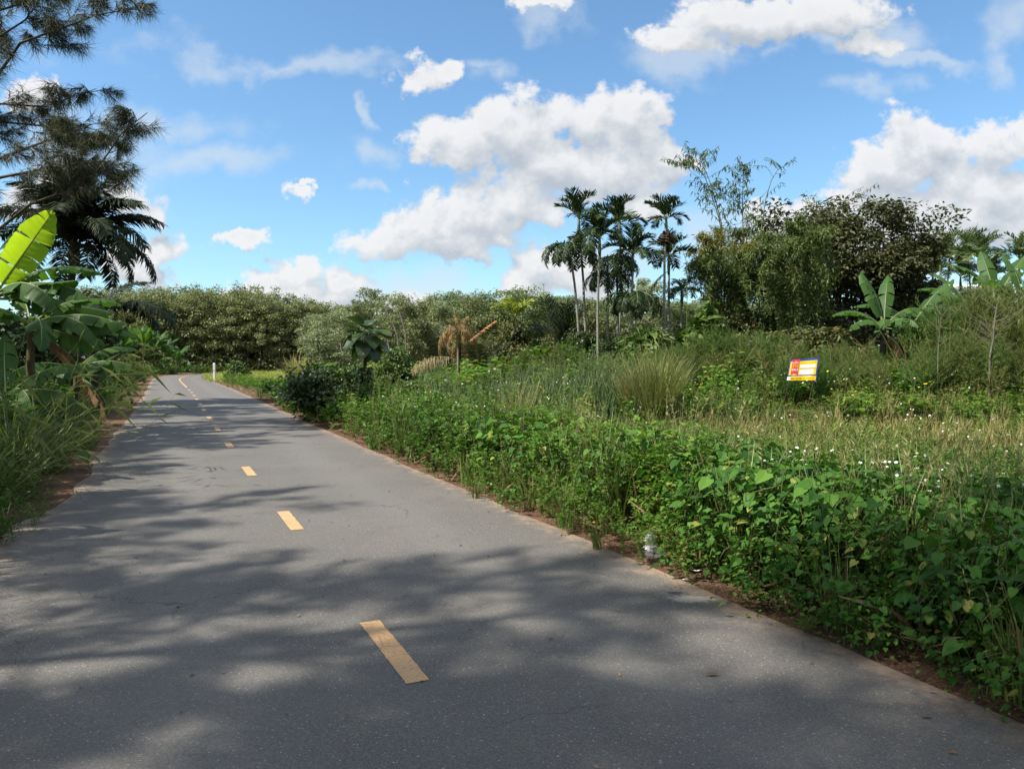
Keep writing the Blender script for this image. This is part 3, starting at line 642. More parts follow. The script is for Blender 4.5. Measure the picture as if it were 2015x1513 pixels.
L_bamy = leafmat('yellowing_bamboo_leaf', [(0, (.09, .10, .025)), (.5, (.22, .22, .055)), (1, (.40, .34, .10))], .3, .5)
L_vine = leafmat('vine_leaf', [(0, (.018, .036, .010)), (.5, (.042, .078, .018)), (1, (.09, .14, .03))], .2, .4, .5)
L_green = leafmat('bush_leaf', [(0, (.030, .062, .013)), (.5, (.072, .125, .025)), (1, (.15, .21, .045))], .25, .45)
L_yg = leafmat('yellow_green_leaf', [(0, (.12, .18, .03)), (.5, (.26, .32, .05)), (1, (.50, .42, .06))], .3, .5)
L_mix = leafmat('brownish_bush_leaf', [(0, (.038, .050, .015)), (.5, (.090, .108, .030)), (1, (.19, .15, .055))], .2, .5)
L_ban = leafmat('banana_leaf', [(0, (.028, .064, .018)), (.5, (.055, .120, .028)), (.8, (.11, .19, .04)), (1, (.26, .32, .07))], .38, .5, .22, (1.5, 1.7, .5))
L_bang = leafmat('glow_tinted_banana_leaf', [(0, (.10, .19, .03)), (.5, (.20, .32, .04)), (1, (.34, .42, .06))], .66, .5, .25, (1.7, 1.7, .3))  # base colour made brighter and yellower for sunlight glowing through the leaf
L_bany = leafmat('yellowing_banana_leaf', [(0, (.16, .18, .04)), (1, (.34, .27, .06))], .3, .5)
L_band = leafmat('dry_banana_leaf', [(0, (.12, .06, .025)), (1, (.30, .16, .07))], .15, .7)
L_cocod = leafmat('coconut_leaflet', [(0, (.010, .016, .008)), (.5, (.020, .032, .013)), (1, (.045, .065, .024))], .12, .6, .15)
L_areca = leafmat('areca_leaflet', [(0, (.011, .022, .008)), (.5, (.022, .046, .014)), (1, (.055, .09, .025))], .15, .55, .2)
L_arecab = leafmat('light_areca_leaflet', [(0, (.030, .060, .020)), (.5, (.070, .12, .036)), (1, (.17, .21, .07))], .25, .42, .5)
L_deadp = leafmat('dead_frond', [(0, (.12, .065, .02)), (.5, (.25, .155, .048)), (1, (.42, .29, .10))], .2, .7)
L_straw = leafmat('straw_frond', [(0, (.17, .14, .06)), (.5, (.32, .26, .12)), (1, (.50, .42, .23))], .2, .7)
L_cas = leafmat('casuarina_needle', [(0, (.028, .036, .020)), (.5, (.060, .070, .036)), (1, (.11, .115, .055))], .15, .6)
M_rib = plainmat('leaf_midrib', (.22, .27, .10), .5, .2)
M_nut = plainmat('areca_nut_cluster', (.06, .045, .03), .7, .4)
M_husk = plainmat('fibrous_leaf_base', (.09, .06, .035), .9, .5, 12)

# ------------------------------------------------------------------ generic tree
def crown_pts(n, c, r, bottom=-.75):
    """clump centres spread through an uneven ellipsoid"""
    d = rng.normal(0, 1, (n * 3, 3)); d /= np.linalg.norm(d, axis=1)[:, None]; d = d[d[:, 2] > bottom][:n]
    rr = rng.uniform(.45, 1.0, len(d)) ** .6
    lob = 1 + .18 * np.sin(3 * np.arctan2(d[:, 1], d[:, 0]) + rng.uniform(0, 6)) + rng.normal(0, .07, len(d))
    return np.array(c) + d * (rr * lob)[:, None] * np.array(r)
def tree_mesh(name, H, c, r, trunk, nclump, nleaf, clump_r, leaf, lsize, mats, bottom=-.75, lean=(0, 0), branches=14, side=6, flat=.7, droop=-.25, fork=.35, stretch=(1, 1, 1), sprigs=0):
    """returns (trunk mesh, crown mesh)"""
    tr = Acc(); cr = Acc(); cen = crown_pts(nclump, c, r, bottom)
    top = np.array([lean[0] + c[0], lean[1] + c[1], c[2] + r[2] * .5]); ax = curve((0, 0, 0), top, .04, 8)
    tube(tr, ax, np.linspace(trunk, trunk * .25, 8), side, 0, .5)
    for k in rng.choice(len(cen), min(branches, len(cen)), False):
        t = rng.uniform(fork, .8); st = np.array([np.interp(t, np.linspace(0, 1, 8), ax[:, i]) for i in range(3)])
        tube(tr, curve(st, cen[k], .10, 6), np.linspace(trunk * .42, trunk * .07, 6), 4, 0, .5)
    k = rng.integers(0, len(cen), nleaf); ct = rng.normal(0, .14, len(cen))
    cr_ = clump_r * rng.uniform(.6, 1.3, len(cen))
    off = rng.normal(0, 1, (nleaf, 3)); off /= np.linalg.norm(off, axis=1)[:, None]; off *= (rng.random(nleaf) ** .45)[:, None] * cr_[k][:, None] * np.array([1, 1, flat])
    pos = cen[k] + off; az = np.arctan2(-off[:, 0], off[:, 1]) + rng.normal(0, .8, nleaf)
    s = lsize * rand(nleaf, .6, 1.3)
    cr.inst(leaf, pos, rot(az, rng.normal(droop, .45, nleaf), rng.normal(0, .5, nleaf)), np.stack([s * stretch[0], s * stretch[1], s * stretch[2]], 1), ct[k] + rng.normal(0, .15, nleaf), 0)
    for q in range(sprigs):   # loose sprigs standing out of the crown
        d = cen[rng.integers(len(cen))]; e = d + rng.normal(0, .5, 3) * np.array(r) * .3 + np.array([0, 0, clump_r * 1.2]); tube(tr, curve(d, e, .15, 4), .012, 3)
        m = 26; t = rand(m); cr.inst(leaf, d + (e - d) * t[:, None] + rng.normal(0, .08, (m, 3)), rot(rand(m, 0, 6.28), rng.normal(droop, .4, m), rng.normal(0, .5, m)), lsize * .8, rng.normal(.05, .1, m), 0)
    return tr.mesh('trunk', [mats[0]]), cr.mesh('crown', [mats[1]])
def place_tree(meshes, name, x, y, label, cat, group=None, sc=1.0, rz=None, z=None):
    z = float(gz(x, y)[0]) - .03 if z is None else z
    e = empty(name, (x, y, z), label, cat, group, random.uniform(0, 6.28) if rz is None else rz)
    e.scale = (sc, sc, sc) if not hasattr(sc, '__len__') else sc
    link('trunk', meshes[0], e); link('crown', meshes[1], e)
    return e

# far plantation of rubber trees behind the bend
RUBV = []
for v in range(5):
    RUBV.append(tree_mesh('rubber', 12, (0, 0, 6.9), (4.0, 4.0, 5.1), .13, 150, 12000, .85, LEAFW, .26, (B_rub, L_rub), bottom=-.95, fork=.2, branches=16, sprigs=9))
labs = ['grey-green rubber tree in the far plantation behind the bend of the road', 'rubber tree deep inside the far plantation, only its top showing']
for row, (Yr, n_, x0, x1, g_) in enumerate([(114, 14, -66, -28, 0), (120, 15, -72, -26, 0), (127, 16, -76, -24, 1), (135, 16, -80, -26, 1), (143, 14, -86, -22, 1)]):
    for i in range(n_):
        x = x0 + (x1 - x0) * (i + .5) / n_ + random.uniform(-.8, .8); y = Yr + random.uniform(-1.2, 1.2)
        top = 1.7 + (710 - np.interp(x / y * F + CX, [180, 370, 480, 560, 640, 700], [585, 576, 580, 588, 606, 612])) / F * y
        s = 1.07 * top / 11.9 * random.uniform(.93, 1.07) * (0.94 if Yr < 125 else .93)
        place_tree(RUBV[random.randrange(5)], 'rubber_tree', x, y, labs[g_], 'tree', 'rubber trees of the far plantation' if not g_ else 'rubber trees deep in the far plantation', s)
# the wood that closes the view behind everything: one far mass
A = Acc(); n = 26000; x = rand(n, -150, 150); y = np.interp(x, [-150, -90, -20, 150], [130, 154, 158, 135]) + rng.normal(0, 3.0, n); hh = 10.5 + 2.2 * vn(x, y * 0, 5, 41) ; z = hh * rand(n) ** .75
A.inst(LEAFW, np.stack([x, y, z], 1), rot(rand(n, 0, 6.28), rng.normal(-.3, .5, n), rng.normal(0, .5, n)), rand(n, .8, 1.5), rng.normal(-.05, .17, n)); n = 11000; x = rand(n, -76, -20); y = 112.5 + rng.normal(0, .9, n); A.inst(LEAFW, np.stack([x, y, rand(n, 0, 2.6) * (.5 + .7 * vn(x, y * 0, 3.0, 52))], 1), rot(rand(n, 0, 6.28), rng.normal(-.3, .5, n), rng.normal(0, .5, n)), rand(n, .3, .6), rng.normal(-.25, .12, n)); tag(A.build('distant_wood', [L_rub]), kind='stuff')
# nearer rubber trees across the middle
MIDV = [tree_mesh('m', 9, (0, 0, 5.2), (2.6, 2.6, 3.7), .11, 70, 9000, .70, LEAF2, .24, (B_rub, m_), bottom=-.8, fork=.2, branches=18, sprigs=7) for m_ in (L_rubp, L_rubp, L_rub, L_rubg, L_rubg)]
mid = [  # px, depth, top py, variant, label
 (668, 52, 612, 0, 'pale grey-green rounded rubber tree left of the big-leaved sapling'),
 (742, 64, 560, 1, 'tallest pale rubber tree standing out above the middle tree line'),
 (700, 66, 602, 0, 'pale rubber tree between the tall pale one and the dark far plantation'),
 (645, 70, 618, 1, 'low pale rubber tree at the left end of the middle tree line'),
 (795, 56, 588, 2, 'olive rubber tree with bare pale slanting stems, right of the tall pale one'),
 (840, 62, 583, 2, 'olive rubber tree behind the dead orange palm, left of its top'),
 (868, 58, 592, 0, 'pale rubber tree directly behind the dead orange palm'),
 (893, 66, 566, 3, 'green rubber tree with a peaked top above the dead orange palm'),
 (930, 60, 584, 2, 'olive rubber tree just right of the peaked one'),
 (962, 68, 568, 3, 'green rubber tree above the brownish bush'),
 (1000, 62, 572, 4, 'deep green rubber tree left of the spiky dark palm'),
 (1035, 66, 564, 3, 'green rubber tree with its top beside the spiky dark palm'),
 (1075, 64, 590, 4, 'deep green rubber tree behind the spiky dark palm'),
 (1120, 66, 600, 2, 'olive rubber tree seen between the first two areca trunks'),
 (1165, 62, 606, 2, 'olive rubber tree low behind the middle areca trunks'),
 (1215, 66, 598, 4, 'deep green rubber tree behind the right trunks of the areca group'),
 (1262, 60, 560, 1, 'pale rounded tree in the gap between the areca group and the lone pair'),
 (1300, 66, 604, 2, 'olive rubber tree behind the lone pair of arecas'),
 (1345, 62, 600, 3, 'green rubber tree left of the bamboo clump foot'),
 (1400, 64, 606, 2, 'olive rubber tree behind the bamboo clump foot'),
 (1470, 62, 600, 4, 'deep green rubber tree between bamboo clump and big dark tree'),
 (1540, 60, 595, 2, 'olive rubber tree behind the left foot of the big dark tree')]
for (px, Y_, ty, v, lab) in mid:
    b = at(px, 710, Y_); top = 1.7 + (710 - ty) / F * Y_
    sc = top / 9.0; place_tree(MIDV[v], 'rubber_tree', b.x, b.y, lab, 'tree', 'rubber trees across the middle distance', (max(sc, .72) * 1.08, max(sc, .72) * 1.08, sc))
for i in range(22):
    px = 630 + i * 43 + random.uniform(-12, 12); Y_ = random.uniform(74, 88); b = at(px, 710, Y_); ty = np.interp(px, [630, 700, 900, 1050, 1200, 1560], [612, 604, 580, 580, 604, 606])
    sc = (1.7 + (710 - ty) / F * Y_) / 9.0
    place_tree(MIDV[random.randrange(5)], 'rubber_tree', b.x, b.y, 'rubber tree in the rows behind the middle tree line', 'tree', 'rubber trees in the rows behind', (sc * 1.15, sc * 1.15, sc))

# ------------------------------------------------------------------ shrubs and thickets
def shrub(name, lab, cat, px, Y_, top_py, wpx, mats, leaf, ls, n, bark=B_dark, group=None, low=.05, sprigs=3, base=None, stretch=(1, 1, 1), droop=-.3, clr=.24, bottom=-.95, dy=1.0):
    b = at(px, 710, Y_); z = float(gz(b.x, b.y)[0]); H = 1.7 + (710 - top_py) / F * Y_ - z; w = wpx / F * Y_ / 2
    low = low * H
    c = (0, 0, (H + low) / 2); r = (w * .88, w * .8 * dy, (H - low) / 2 * .93)
    t = tree_mesh('s', H, c, r, max(.02, H * .018), int(34 + 10 * w), n, clr * (w + H) / 2, leaf, ls, (bark, mats), bottom=bottom, fork=.05, branches=12, side=5, sprigs=sprigs, stretch=stretch, droop=droop)
    return place_tree(t, name, b.x, b.y, lab, cat, group, 1.0, 0, z - .03)
S = shrub
S('vine_covered_shrub', 'dark vine-smothered shrub mound at the right road edge', 'shrub', 638, 22, 720, 140, L_vine, HEART, .11, 6000, bottom=-1, clr=.38, sprigs=14)
S('vine_covered_shrub', 'low dark vine hump at the foot of the big-leaved sapling', 'shrub', 700, 20.5, 762, 84, L_vine, HEART, .10, 3000, bottom=-1, clr=.38, sprigs=8)
S('leafy_shrub', 'small bush beside the white marker post', 'shrub', 466, 62, 709, 46, L_green, LEAFW, .20, 1100)
S('yellow_green_shrub', 'bright yellow-green bush left of the round green bush', 'shrub', 738, 34, 706, 44, L_yg, LEAFW, .11, 1700)
S('yellow_green_shrub', 'pale lime bush seen through the gap beside the sapling trunk', 'shrub', 690, 36, 722, 40, L_yg, LEAFW, .10, 1100)
S('round_bush', 'rounded fresh green bush left of the straw-coloured fronds', 'shrub', 785, 30, 684, 74, L_green, LEAFW, .13, 4300, bottom=-1, clr=.32, sprigs=8)
S('leafy_shrub', 'dark bush tucked right below the straw-coloured fronds', 'shrub', 868, 25, 738, 44, L_vine, LEAFW, .10, 1700)
S('leafy_shrub', 'low green bush in front of the straw-coloured fronds', 'shrub', 815, 25, 752, 60, L_green, LEAFW, .10, 1900)
S('brownish_shrub', 'tall brown-green bush crowned by bright palm-like leaves', 'shrub', 1008, 31, 622, 92, L_mix, LEAFW, .13, 6000)
S('brownish_shrub', 'dark bush between the young grey palm and the brown-green bush', 'shrub', 968, 33, 668, 60, L_dark, LEAFW, .12, 2600)
S('leafy_shrub', 'dark green thicket under the spiky dark palm', 'shrub', 1085, 31, 655, 90, L_mix, LEAFW, .12, 3600)
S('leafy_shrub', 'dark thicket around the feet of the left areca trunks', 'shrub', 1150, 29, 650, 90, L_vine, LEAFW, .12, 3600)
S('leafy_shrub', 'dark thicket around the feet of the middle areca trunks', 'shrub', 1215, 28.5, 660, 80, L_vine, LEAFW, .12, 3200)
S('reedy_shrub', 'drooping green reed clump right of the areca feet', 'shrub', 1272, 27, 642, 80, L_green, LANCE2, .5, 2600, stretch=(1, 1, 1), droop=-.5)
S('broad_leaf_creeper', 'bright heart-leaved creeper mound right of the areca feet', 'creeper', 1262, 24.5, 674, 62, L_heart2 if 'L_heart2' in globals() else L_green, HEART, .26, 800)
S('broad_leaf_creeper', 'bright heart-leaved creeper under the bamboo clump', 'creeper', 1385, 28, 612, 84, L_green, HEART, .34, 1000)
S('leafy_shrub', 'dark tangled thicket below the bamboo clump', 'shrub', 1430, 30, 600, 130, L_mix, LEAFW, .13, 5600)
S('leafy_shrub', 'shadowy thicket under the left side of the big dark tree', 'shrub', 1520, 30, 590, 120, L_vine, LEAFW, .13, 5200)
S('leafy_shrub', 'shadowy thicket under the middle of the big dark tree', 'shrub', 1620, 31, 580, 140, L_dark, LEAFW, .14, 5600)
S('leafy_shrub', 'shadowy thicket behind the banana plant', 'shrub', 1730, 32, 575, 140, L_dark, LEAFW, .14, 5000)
S('brownish_shrub', 'brown-green thicket left of the sign', 'shrub', 1505, 26, 652, 120, L_mix, LANCE2, .26, 5200, stretch=(2, 1, 1))
S('brownish_shrub', 'brown-green thicket directly behind the sign', 'shrub', 1600, 26, 640, 120, L_mix, LANCE2, .26, 5200, stretch=(2, 1, 1))
S('leafy_shrub', 'dark green bush at the right edge under the brush', 'shrub', 1905, 24, 640, 70, L_green, LEAFW, .12, 2600)
S('leafy_shrub', 'green thicket behind the tall brush at far right', 'shrub', 1950, 33, 560, 170, L_mix, LEAFW, .15, 5600)
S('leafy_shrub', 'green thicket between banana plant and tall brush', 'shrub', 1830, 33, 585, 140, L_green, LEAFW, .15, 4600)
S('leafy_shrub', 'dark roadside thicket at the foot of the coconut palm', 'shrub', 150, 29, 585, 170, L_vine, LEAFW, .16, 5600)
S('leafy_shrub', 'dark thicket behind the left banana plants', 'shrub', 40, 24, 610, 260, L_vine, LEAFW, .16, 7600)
L_feath = leafmat('feathery_leaf', [(0, (.05, .075, .022)), (.5, (.12, .155, .045)), (1, (.24, .24, .09))], .25, .6, .2)
for (Yb, sb, ty_, w_, lb) in ((63, -4.2, 712, 80, 'furthest feathery bush of the left verge, at the start of the bend'), (53, -4.4, 704, 100, 'second furthest feathery light green bush on the left verge'), (44, -4.5, 700, 110, 'middle feathery light green bush on the left verge'), (36.5, -4.4, 704, 110, 'feathery light green bush on the left verge just beyond the coconut palm')):
    xb = (sb - .4165 * (Yb - 5)) / .909 - .94; S('feathery_bush', lb, 'shrub', xb / Yb * F + CX, Yb, ty_, w_, L_feath, LANCE2, .30, 7500, stretch=(1.0, 1, 1), group='feathery bushes on the left verge', bottom=-1, clr=.36, droop=.3, low=.0)
S('leafy_shrub', 'dark hedge-like bush under the distant banana clump', 'shrub', 305, 94, 718, 90, L_green, LEAFW, .26, 2500)
# olive brush: tall feathery weeds that can be told apart, on the bank
def brush(lab, px, Y_, top_py, wpx, n=9):
    b = at(px, 710, Y_); z = float(gz(b.x, b.y)[0]); H = 1.7 + (710 - top_py) / F * Y_ - z; w = wpx / F * Y_ / 2
    A = Acc(); k = rng.integers(0, 4, n)
    for i in range(n):
        A.inst(T_FEN[k[i]], [(rng.normal(0, w * .45), rng.normal(0, .4), 0)], rot(rand(1, 0, 6.28), 0, rng.normal(0, .12, 1)), np.array([[H * .75, H * .75, H * rng.uniform(.75, 1.0)]]), rng.normal(0, .1))
    o = A.build('brush_clump', [G_fennel, G_fennel], None, (b.x, b.y, z - .03)); tag(o, lab, 'brush', 'olive brush clumps on the bank'); return o
for (px, Y_, ty, w, lab) in [(1120, 23, 672, 90, 'olive brush clump in front of the left areca trunks'), (1330, 22.5, 682, 110, 'olive brush clump just right of the tall straw grass tuft'),
 (1400, 23, 642, 120, 'olive brush clump under the heart-leaved creeper'), (1470, 22.5, 640, 110, 'olive brush clump left of the sign'), (1540, 23.5, 650, 90, 'olive brush clump close behind the left edge of the sign'),
 (1640, 23, 668, 110, 'olive brush clump right behind the sign'), (1700, 22, 690, 80, 'low olive brush left of the banana stem'), (1800, 22.5, 640, 110, 'olive brush clump right of the banana stem'),
 (1850, 22, 590, 120, 'tall olive brush below the pale roof'), (1915, 22, 575, 120, 'tall olive brush right of the pale roof'), (1975, 21.5, 560, 120, 'tallest olive brush at the right edge of the view'), (2030, 21, 555, 120, 'olive brush at the very right edge'),
 (1900, 20.5, 650, 100, 'front olive brush beside the bare pale saplings'), (1990, 20, 670, 110, 'front olive brush at the right edge'), (1040, 25, 682, 90, 'olive brush right of the young grey palm')]:
    brush(lab, px, Y_, ty, w, 12)

# ------------------------------------------------------------------ palms
def frond_mesh(L, e0, droop, nl, ll, lw, angle, hang, mats, vee=.25, jitter=.12, start=.18, twist=0.0, rachis=.022, curl=1.3, shortend=.25):
    """a feather frond growing out along +Y; mats: (rachis, leaflet)"""
    A = Acc(); n = 14; t = np.linspace(0, 1, n); ang = e0 - droop * t ** curl; ds = L / (n - 1)
    y = np.concatenate([[0], np.cumsum(np.cos(ang[:-1]) * ds)]); z = np.concatenate([[0], np.cumsum(np.sin(ang[:-1]) * ds)])
    c = np.stack([np.sin(t * 2.2) * twist * L, y, z], 1); tube(A, c, np.linspace(rachis, rachis * .2, n), 4, 0, .5)
    tt = np.linspace(start, .99, nl)
    for sgn in (-1, 1):
        k = tt + rng.normal(0, .004, nl); p = np.stack([np.interp(k, t, c[:, i]) for i in range(3)], 1); a = np.interp(k, t, ang)
        f = np.stack([np.zeros(nl), np.cos(a), np.sin(a)], 1); up = np.stack([np.zeros(nl), -np.sin(a), np.cos(a)], 1); sd = np.array([[sgn, 0, 0]]) * np.ones((nl, 1))
        al = angle + rng.normal(0, jitter, nl) - .35 * (k - .5); d = np.cos(al)[:, None] * sd + np.sin(al)[:, None] * f + (vee + rng.normal(0, jitter, nl))[:, None] * up
        d /= np.linalg.norm(d, axis=1)[:, None]; ln = ll * (np.sin(PI * np.clip(.14 + .80 * (k - start) / (1 - start), 0, 1)) ** .7 * (1 - shortend) + shortend * .8) * rand(nl, .85, 1.1)
        dn = np.array([[0, 0, -1.0]]); d2 = d + dn * hang * rand(nl, .6, 1.3)[:, None]; d2 /= np.linalg.norm(d2, axis=1)[:, None]; d3 = d2 + dn * hang * 1.1; d3 /= np.linalg.norm(d3, axis=1)[:, None]
        q0 = p; q1 = q0 + d * (ln * .34)[:, None]; q2 = q1 + d2 * (ln * .33)[:, None]; q3 = q2 + d3 * (ln * .33)[:, None]
        wv = f * lw
        V = np.stack([q0 - wv * .5, q0 + wv * .5, q1 - wv, q1 + wv, q2 - wv * .8, q2 + wv * .8, q3], 1); b0 = (np.arange(nl) * 7)[:, None, None]
        T = np.array([(0, 1, 3), (0, 3, 2), (2, 3, 5), (2, 5, 4), (4, 5, 6)])[None] + b0
        A.add(V.reshape(-1, 3), T.reshape(-1, 3), np.repeat(np.clip(.5 + rng.normal(0, .2, nl), 0, 1), 7), 1)
    return A.mesh('frond', mats)
def palm(name, lab, cat, base, top, rad, fronds, crown_mats, trunk_mat, group=None, shaft=None, nuts=False, bend=.03, ring=True, husk=False):
    """fronds: list of (mesh, azimuth, tilt, scale)"""
    base = Vector(base); e = empty(name, base, lab, cat, group); A = Acc(); tp = np.array(Vector(top) - base)
    c = curve((0, 0, -.05), tp, bend, 9); tube(A, c, np.linspace(rad * 1.15, rad * .85, 9), 8); A.build('trunk', [trunk_mat], e)
    if shaft:
        A = Acc(); tube(A, [tp - (0, 0, shaft), tp - (0, 0, shaft * .5), tp + (0, 0, .1)], [rad, rad * 1.35, rad * .7], 8, cap=True); A.build('crownshaft', [M_shaft], e)
    if husk:
        A = Acc(); tube(A, [tp - (0, 0, .9), tp - (0, 0, .3), tp + (0, 0, .3)], [rad * 1.1, rad * 1.45, rad * .8], 9, cap=True); A.build('leaf_bases', [M_husk], e)
    if nuts:
        A = Acc(); a1, a2 = np.meshgrid(np.linspace(0, 2 * PI, 22, endpoint=False), np.linspace(.05, PI - .05, 14)); rr_ = .27 * (1 + rng.normal(0, .22, a1.shape)); q = np.stack([rr_ * np.cos(a1) * np.sin(a2), rr_ * np.sin(a1) * np.sin(a2), .8 * rr_ * np.cos(a2)], -1).reshape(-1, 3) + np.array(tp) - (0, 0, (shaft or .5) + .12)
        A.add(q, [t for i in range(13) for j in range(22) for t in ((i * 22 + j, i * 22 + (j + 1) % 22, (i + 1) * 22 + (j + 1) % 22), (i * 22 + j, (i + 1) * 22 + (j + 1) % 22, (i + 1) * 22 + j))]); A.build('nut_cluster', [M_nut], e)
    for (me, az, tilt, s) in fronds:
        o = link('frond', me, e, tuple(tp), (tilt + (R(14) if name == 'coconut_palm' and lab[0] == 'd' else 0), random.uniform(-.2, .2), az - PI / 2), s)
    return e
M_shaft = plainmat('green_crownshaft', (.07, .11, .04), .5, .3)
ARF = [frond_mesh(1.35, R(e_), R(d), 24, .50, .034, .85, h_, (M_rib, L_areca), vee=.45, start=.18, jitter=.17, curl=1.1) for e_, d, h_ in ((66, 85, .12), (50, 95, .2), (80, 70, .08))]
ARD = [frond_mesh(1.6, R(58), R(d), 30, .54, .034, .80, .32, (M_rib, L_areca), vee=.05, start=.14, jitter=.17, curl=1.1) for d in (115, 135)]
ARL = [frond_mesh(1.7, R(66), R(d), 26, .55, .034, .80, h_, (M_rib, L_arecab), vee=.4, start=.16, jitter=.17, curl=1.1) for d, h_ in ((75, .15), (110, .25))]
ARO = frond_mesh(1.3, R(-30), R(50), 20, .4, .03, .9, .6, (M_rib, L_band), vee=0)
def areca(lab, px, ty, bx, by, Y_, n=9, meshes=ARF, droopy=False, scale=1.0, nuts=False, group='areca palms of the tall group', dead=False):
    tp = at(px, ty, Y_); b = at(bx, by, Y_); b.z = float(gz(b.x, b.y)[0]); tp.y = Y_
    fr = []; a0 = random.uniform(0, 6); n += 3
    for i in range(n):
        up = i % 3 == 0; me = meshes[i % len(meshes)]
        fr.append((me, a0 + i * 2.4 + random.uniform(-.2, .2), R(30) if (up and not droopy) else R(-8 - 18 * (i / n)) - (R(20) if droopy else 0), scale * random.uniform(.85, 1.08)))
    if not droopy: fr.append((meshes[0], random.uniform(0, 6), R(42), scale * .8))
    e = palm('areca_palm', lab, 'palm', b, tp, .048, fr, None, B_palm, group, shaft=.75 * scale, nuts=nuts, bend=.012)
    if dead: link('frond', ARO, e, tuple(tp - b - Vector((0, 0, .5))), (0, 0, R(100)), .9)
    return e
areca('tallest areca palm at the left of the group, upright crown', 1139, 432, 1156, 700, 30, 10, nuts=True, scale=.92)
areca('leftmost areca palm of the group with a long drooping crown', 1121, 486, 1143, 715, 29, 11, ARD, True, .95)
areca('bushy areca palm in the middle of the group with a pale straight trunk', 1180, 470, 1177, 710, 28, 12, ARF + ARD, False, 1.0)
areca('areca palm hidden in the middle of the group, crown below its neighbours', 1196, 540, 1194, 710, 29.5, 9, ARD, True, .8)
areca('areca palm on the right of the group with a high spreading crown', 1219, 440, 1209, 700, 31, 11, ARF, scale=.98)
areca('rightmost areca palm of the group with a ragged dark crown', 1245, 502, 1233, 700, 29, 11, ARF + ARD, scale=.92)
areca('short areca palm in the group with a low hanging dark crown', 1244, 582, 1246, 700, 28, 10, ARD, True, .9)
areca('short dark areca palm low inside the group', 1213, 510, 1214, 700, 30.5, 9, ARD, True, .85)
areca('taller areca palm of the lone pair, with a nut cluster under its crown', 1311, 432, 1316, 690, 29, 9, nuts=True, scale=.80, group='pair of areca palms')
areca('lower areca palm of the lone pair, with one dead orange frond', 1316, 508, 1310, 690, 30, 10, ARF + ARD, scale=.85, group='pair of areca palms', dead=True)
areca('small dark areca palm just left of the bamboo clump', 1342, 575, 1344, 690, 30, 8, ARD, False, .65, group='pair of areca palms')
for (px, ty, Y_, lab) in [(1868, 506, 42, 'tallest areca palm of the far right cluster'), (1905, 512, 43, 'areca palm second from the top in the far right cluster'), (1930, 512, 41, 'areca palm at the right of the far right cluster'),
    (1835, 545, 40, 'low full areca palm left of the far right cluster'), (1815, 530, 44, 'areca palm showing over the right shoulder of the dark tree'), (2006, 510, 42, 'areca palm cut by the right edge of the view'), (1955, 545, 43, 'short areca palm behind the banana leaves at far right'), (1890, 545, 44, 'short areca palm under the far right cluster')]:
    areca(lab, px, ty, px + random.uniform(-3, 3), 690, Y_, 11, ARL, False, 1.05, group='areca palms at the far right')
# coconut palm on the left, in the shade
CO = [frond_mesh(3.7, R(60), R(d), 84, 1.05, .042, .75, h_ * .7, (B_dark, L_cocod), vee=.15, start=.10, jitter=.11, rachis=.035) for d, h_ in ((60, .45), (88, .6), (115, .8))]
tp = at(146, 488, 30); b = at(178, 710, 32); b.z = -.05
fr = [(CO[k % 3], R(k * 45 + 22), R(35 - 12 * (k % 4)), .85) for k in range(10)] + [(CO[2], R(k * 60 + 15), R(-62), .8) for k in range(6)] + [(CO[2], R(355), R(-30), .95), (CO[1], R(5), R(-22), .95), (CO[2], R(322), R(-25), .95), (CO[1], R(38), R(2), .95), (CO[0], R(20), R(8), 1), (CO[1], R(350), R(-12), 1.0), (CO[2], R(335), R(-42), 1.05), (CO[0], R(60), R(25), .95), (CO[0], R(110), R(30), .9), (CO[1], R(160), R(5), 1), (CO[2], R(200), R(-10), 1), (CO[1], R(250), R(0), .95), (CO[2], R(290), R(-10), .95),
      (CO[1], R(30), R(-18), 1), (CO[0], R(90), R(10), 1), (CO[2], R(130), R(-15), 1), (CO[0], R(310), R(12), .9), (CO[0], R(220), R(30), .85), (CO[2], R(15), R(-50), 1.0), (CO[1], R(180), R(-30), .9), (CO[2], R(270), R(-35), .9), (CO[0], R(350), R(28), .95), (CO[2], R(70), R(-30), .9)]
palm('coconut_palm', 'dark coconut palm on the left verge behind the banana plants', 'palm', b, tp, .16, fr, None, B_dark, husk=True, bend=.04)
b = at(196, 710, 27); b.z = -.05
palm('coconut_palm', 'young coconut palm with a long frond arching out over the road edge', 'palm', b, at(186, 622, 26.5), .13, [(CO[1], R(-6), R(-30), .88), (CO[2], R(4), R(-28), .70), (CO[0], R(50), R(0), .62), (CO[1], R(120), R(-10), .6), (CO[2], R(185), R(-20), .6), (CO[1], R(235), R(-10), .6), (CO[2], R(300), R(-25), .62)], None, B_dark, husk=True)
# dead and young palms in the middle
DEAD = [frond_mesh(2.1, R(70), R(d), 44, .55, .020, .9, 1.0, (B_rub, L_deadp), vee=-.2, start=.1, jitter=.3) for d in (70, 150)]
b = at(905, 710, 28); b.z = float(gz(b.x, b.y)[0])
palm('dead_palm', 'dead orange-brown coconut palm with fronds hanging round its trunk', 'palm', b, at(903, 658, 28), .10, [(DEAD[1], R(k * 36), R(-30 - 13 * (k % 4)), .72 + .12 * (k % 3)) for k in range(12)] + [(DEAD[0], R(a_), R(t_), s_) for a_, t_, s_ in ((60, 5, .42), (130, 12, .45), (200, -10, .5), (340, 2, .48), (270, 30, .3))] + [(DEAD[1], R(a_), R(t_), s_) for a_, t_, s_ in ((20, -28, .5), (170, -32, .55), (300, -45, .6))], None, B_rub, husk=True).scale = (.58, .58, 1)
STR = frond_mesh(2.6, R(14), R(80), 44, 1.15, .013, .35, 1.4, (B_rub, L_straw), vee=-.2, start=.08, jitter=.34)
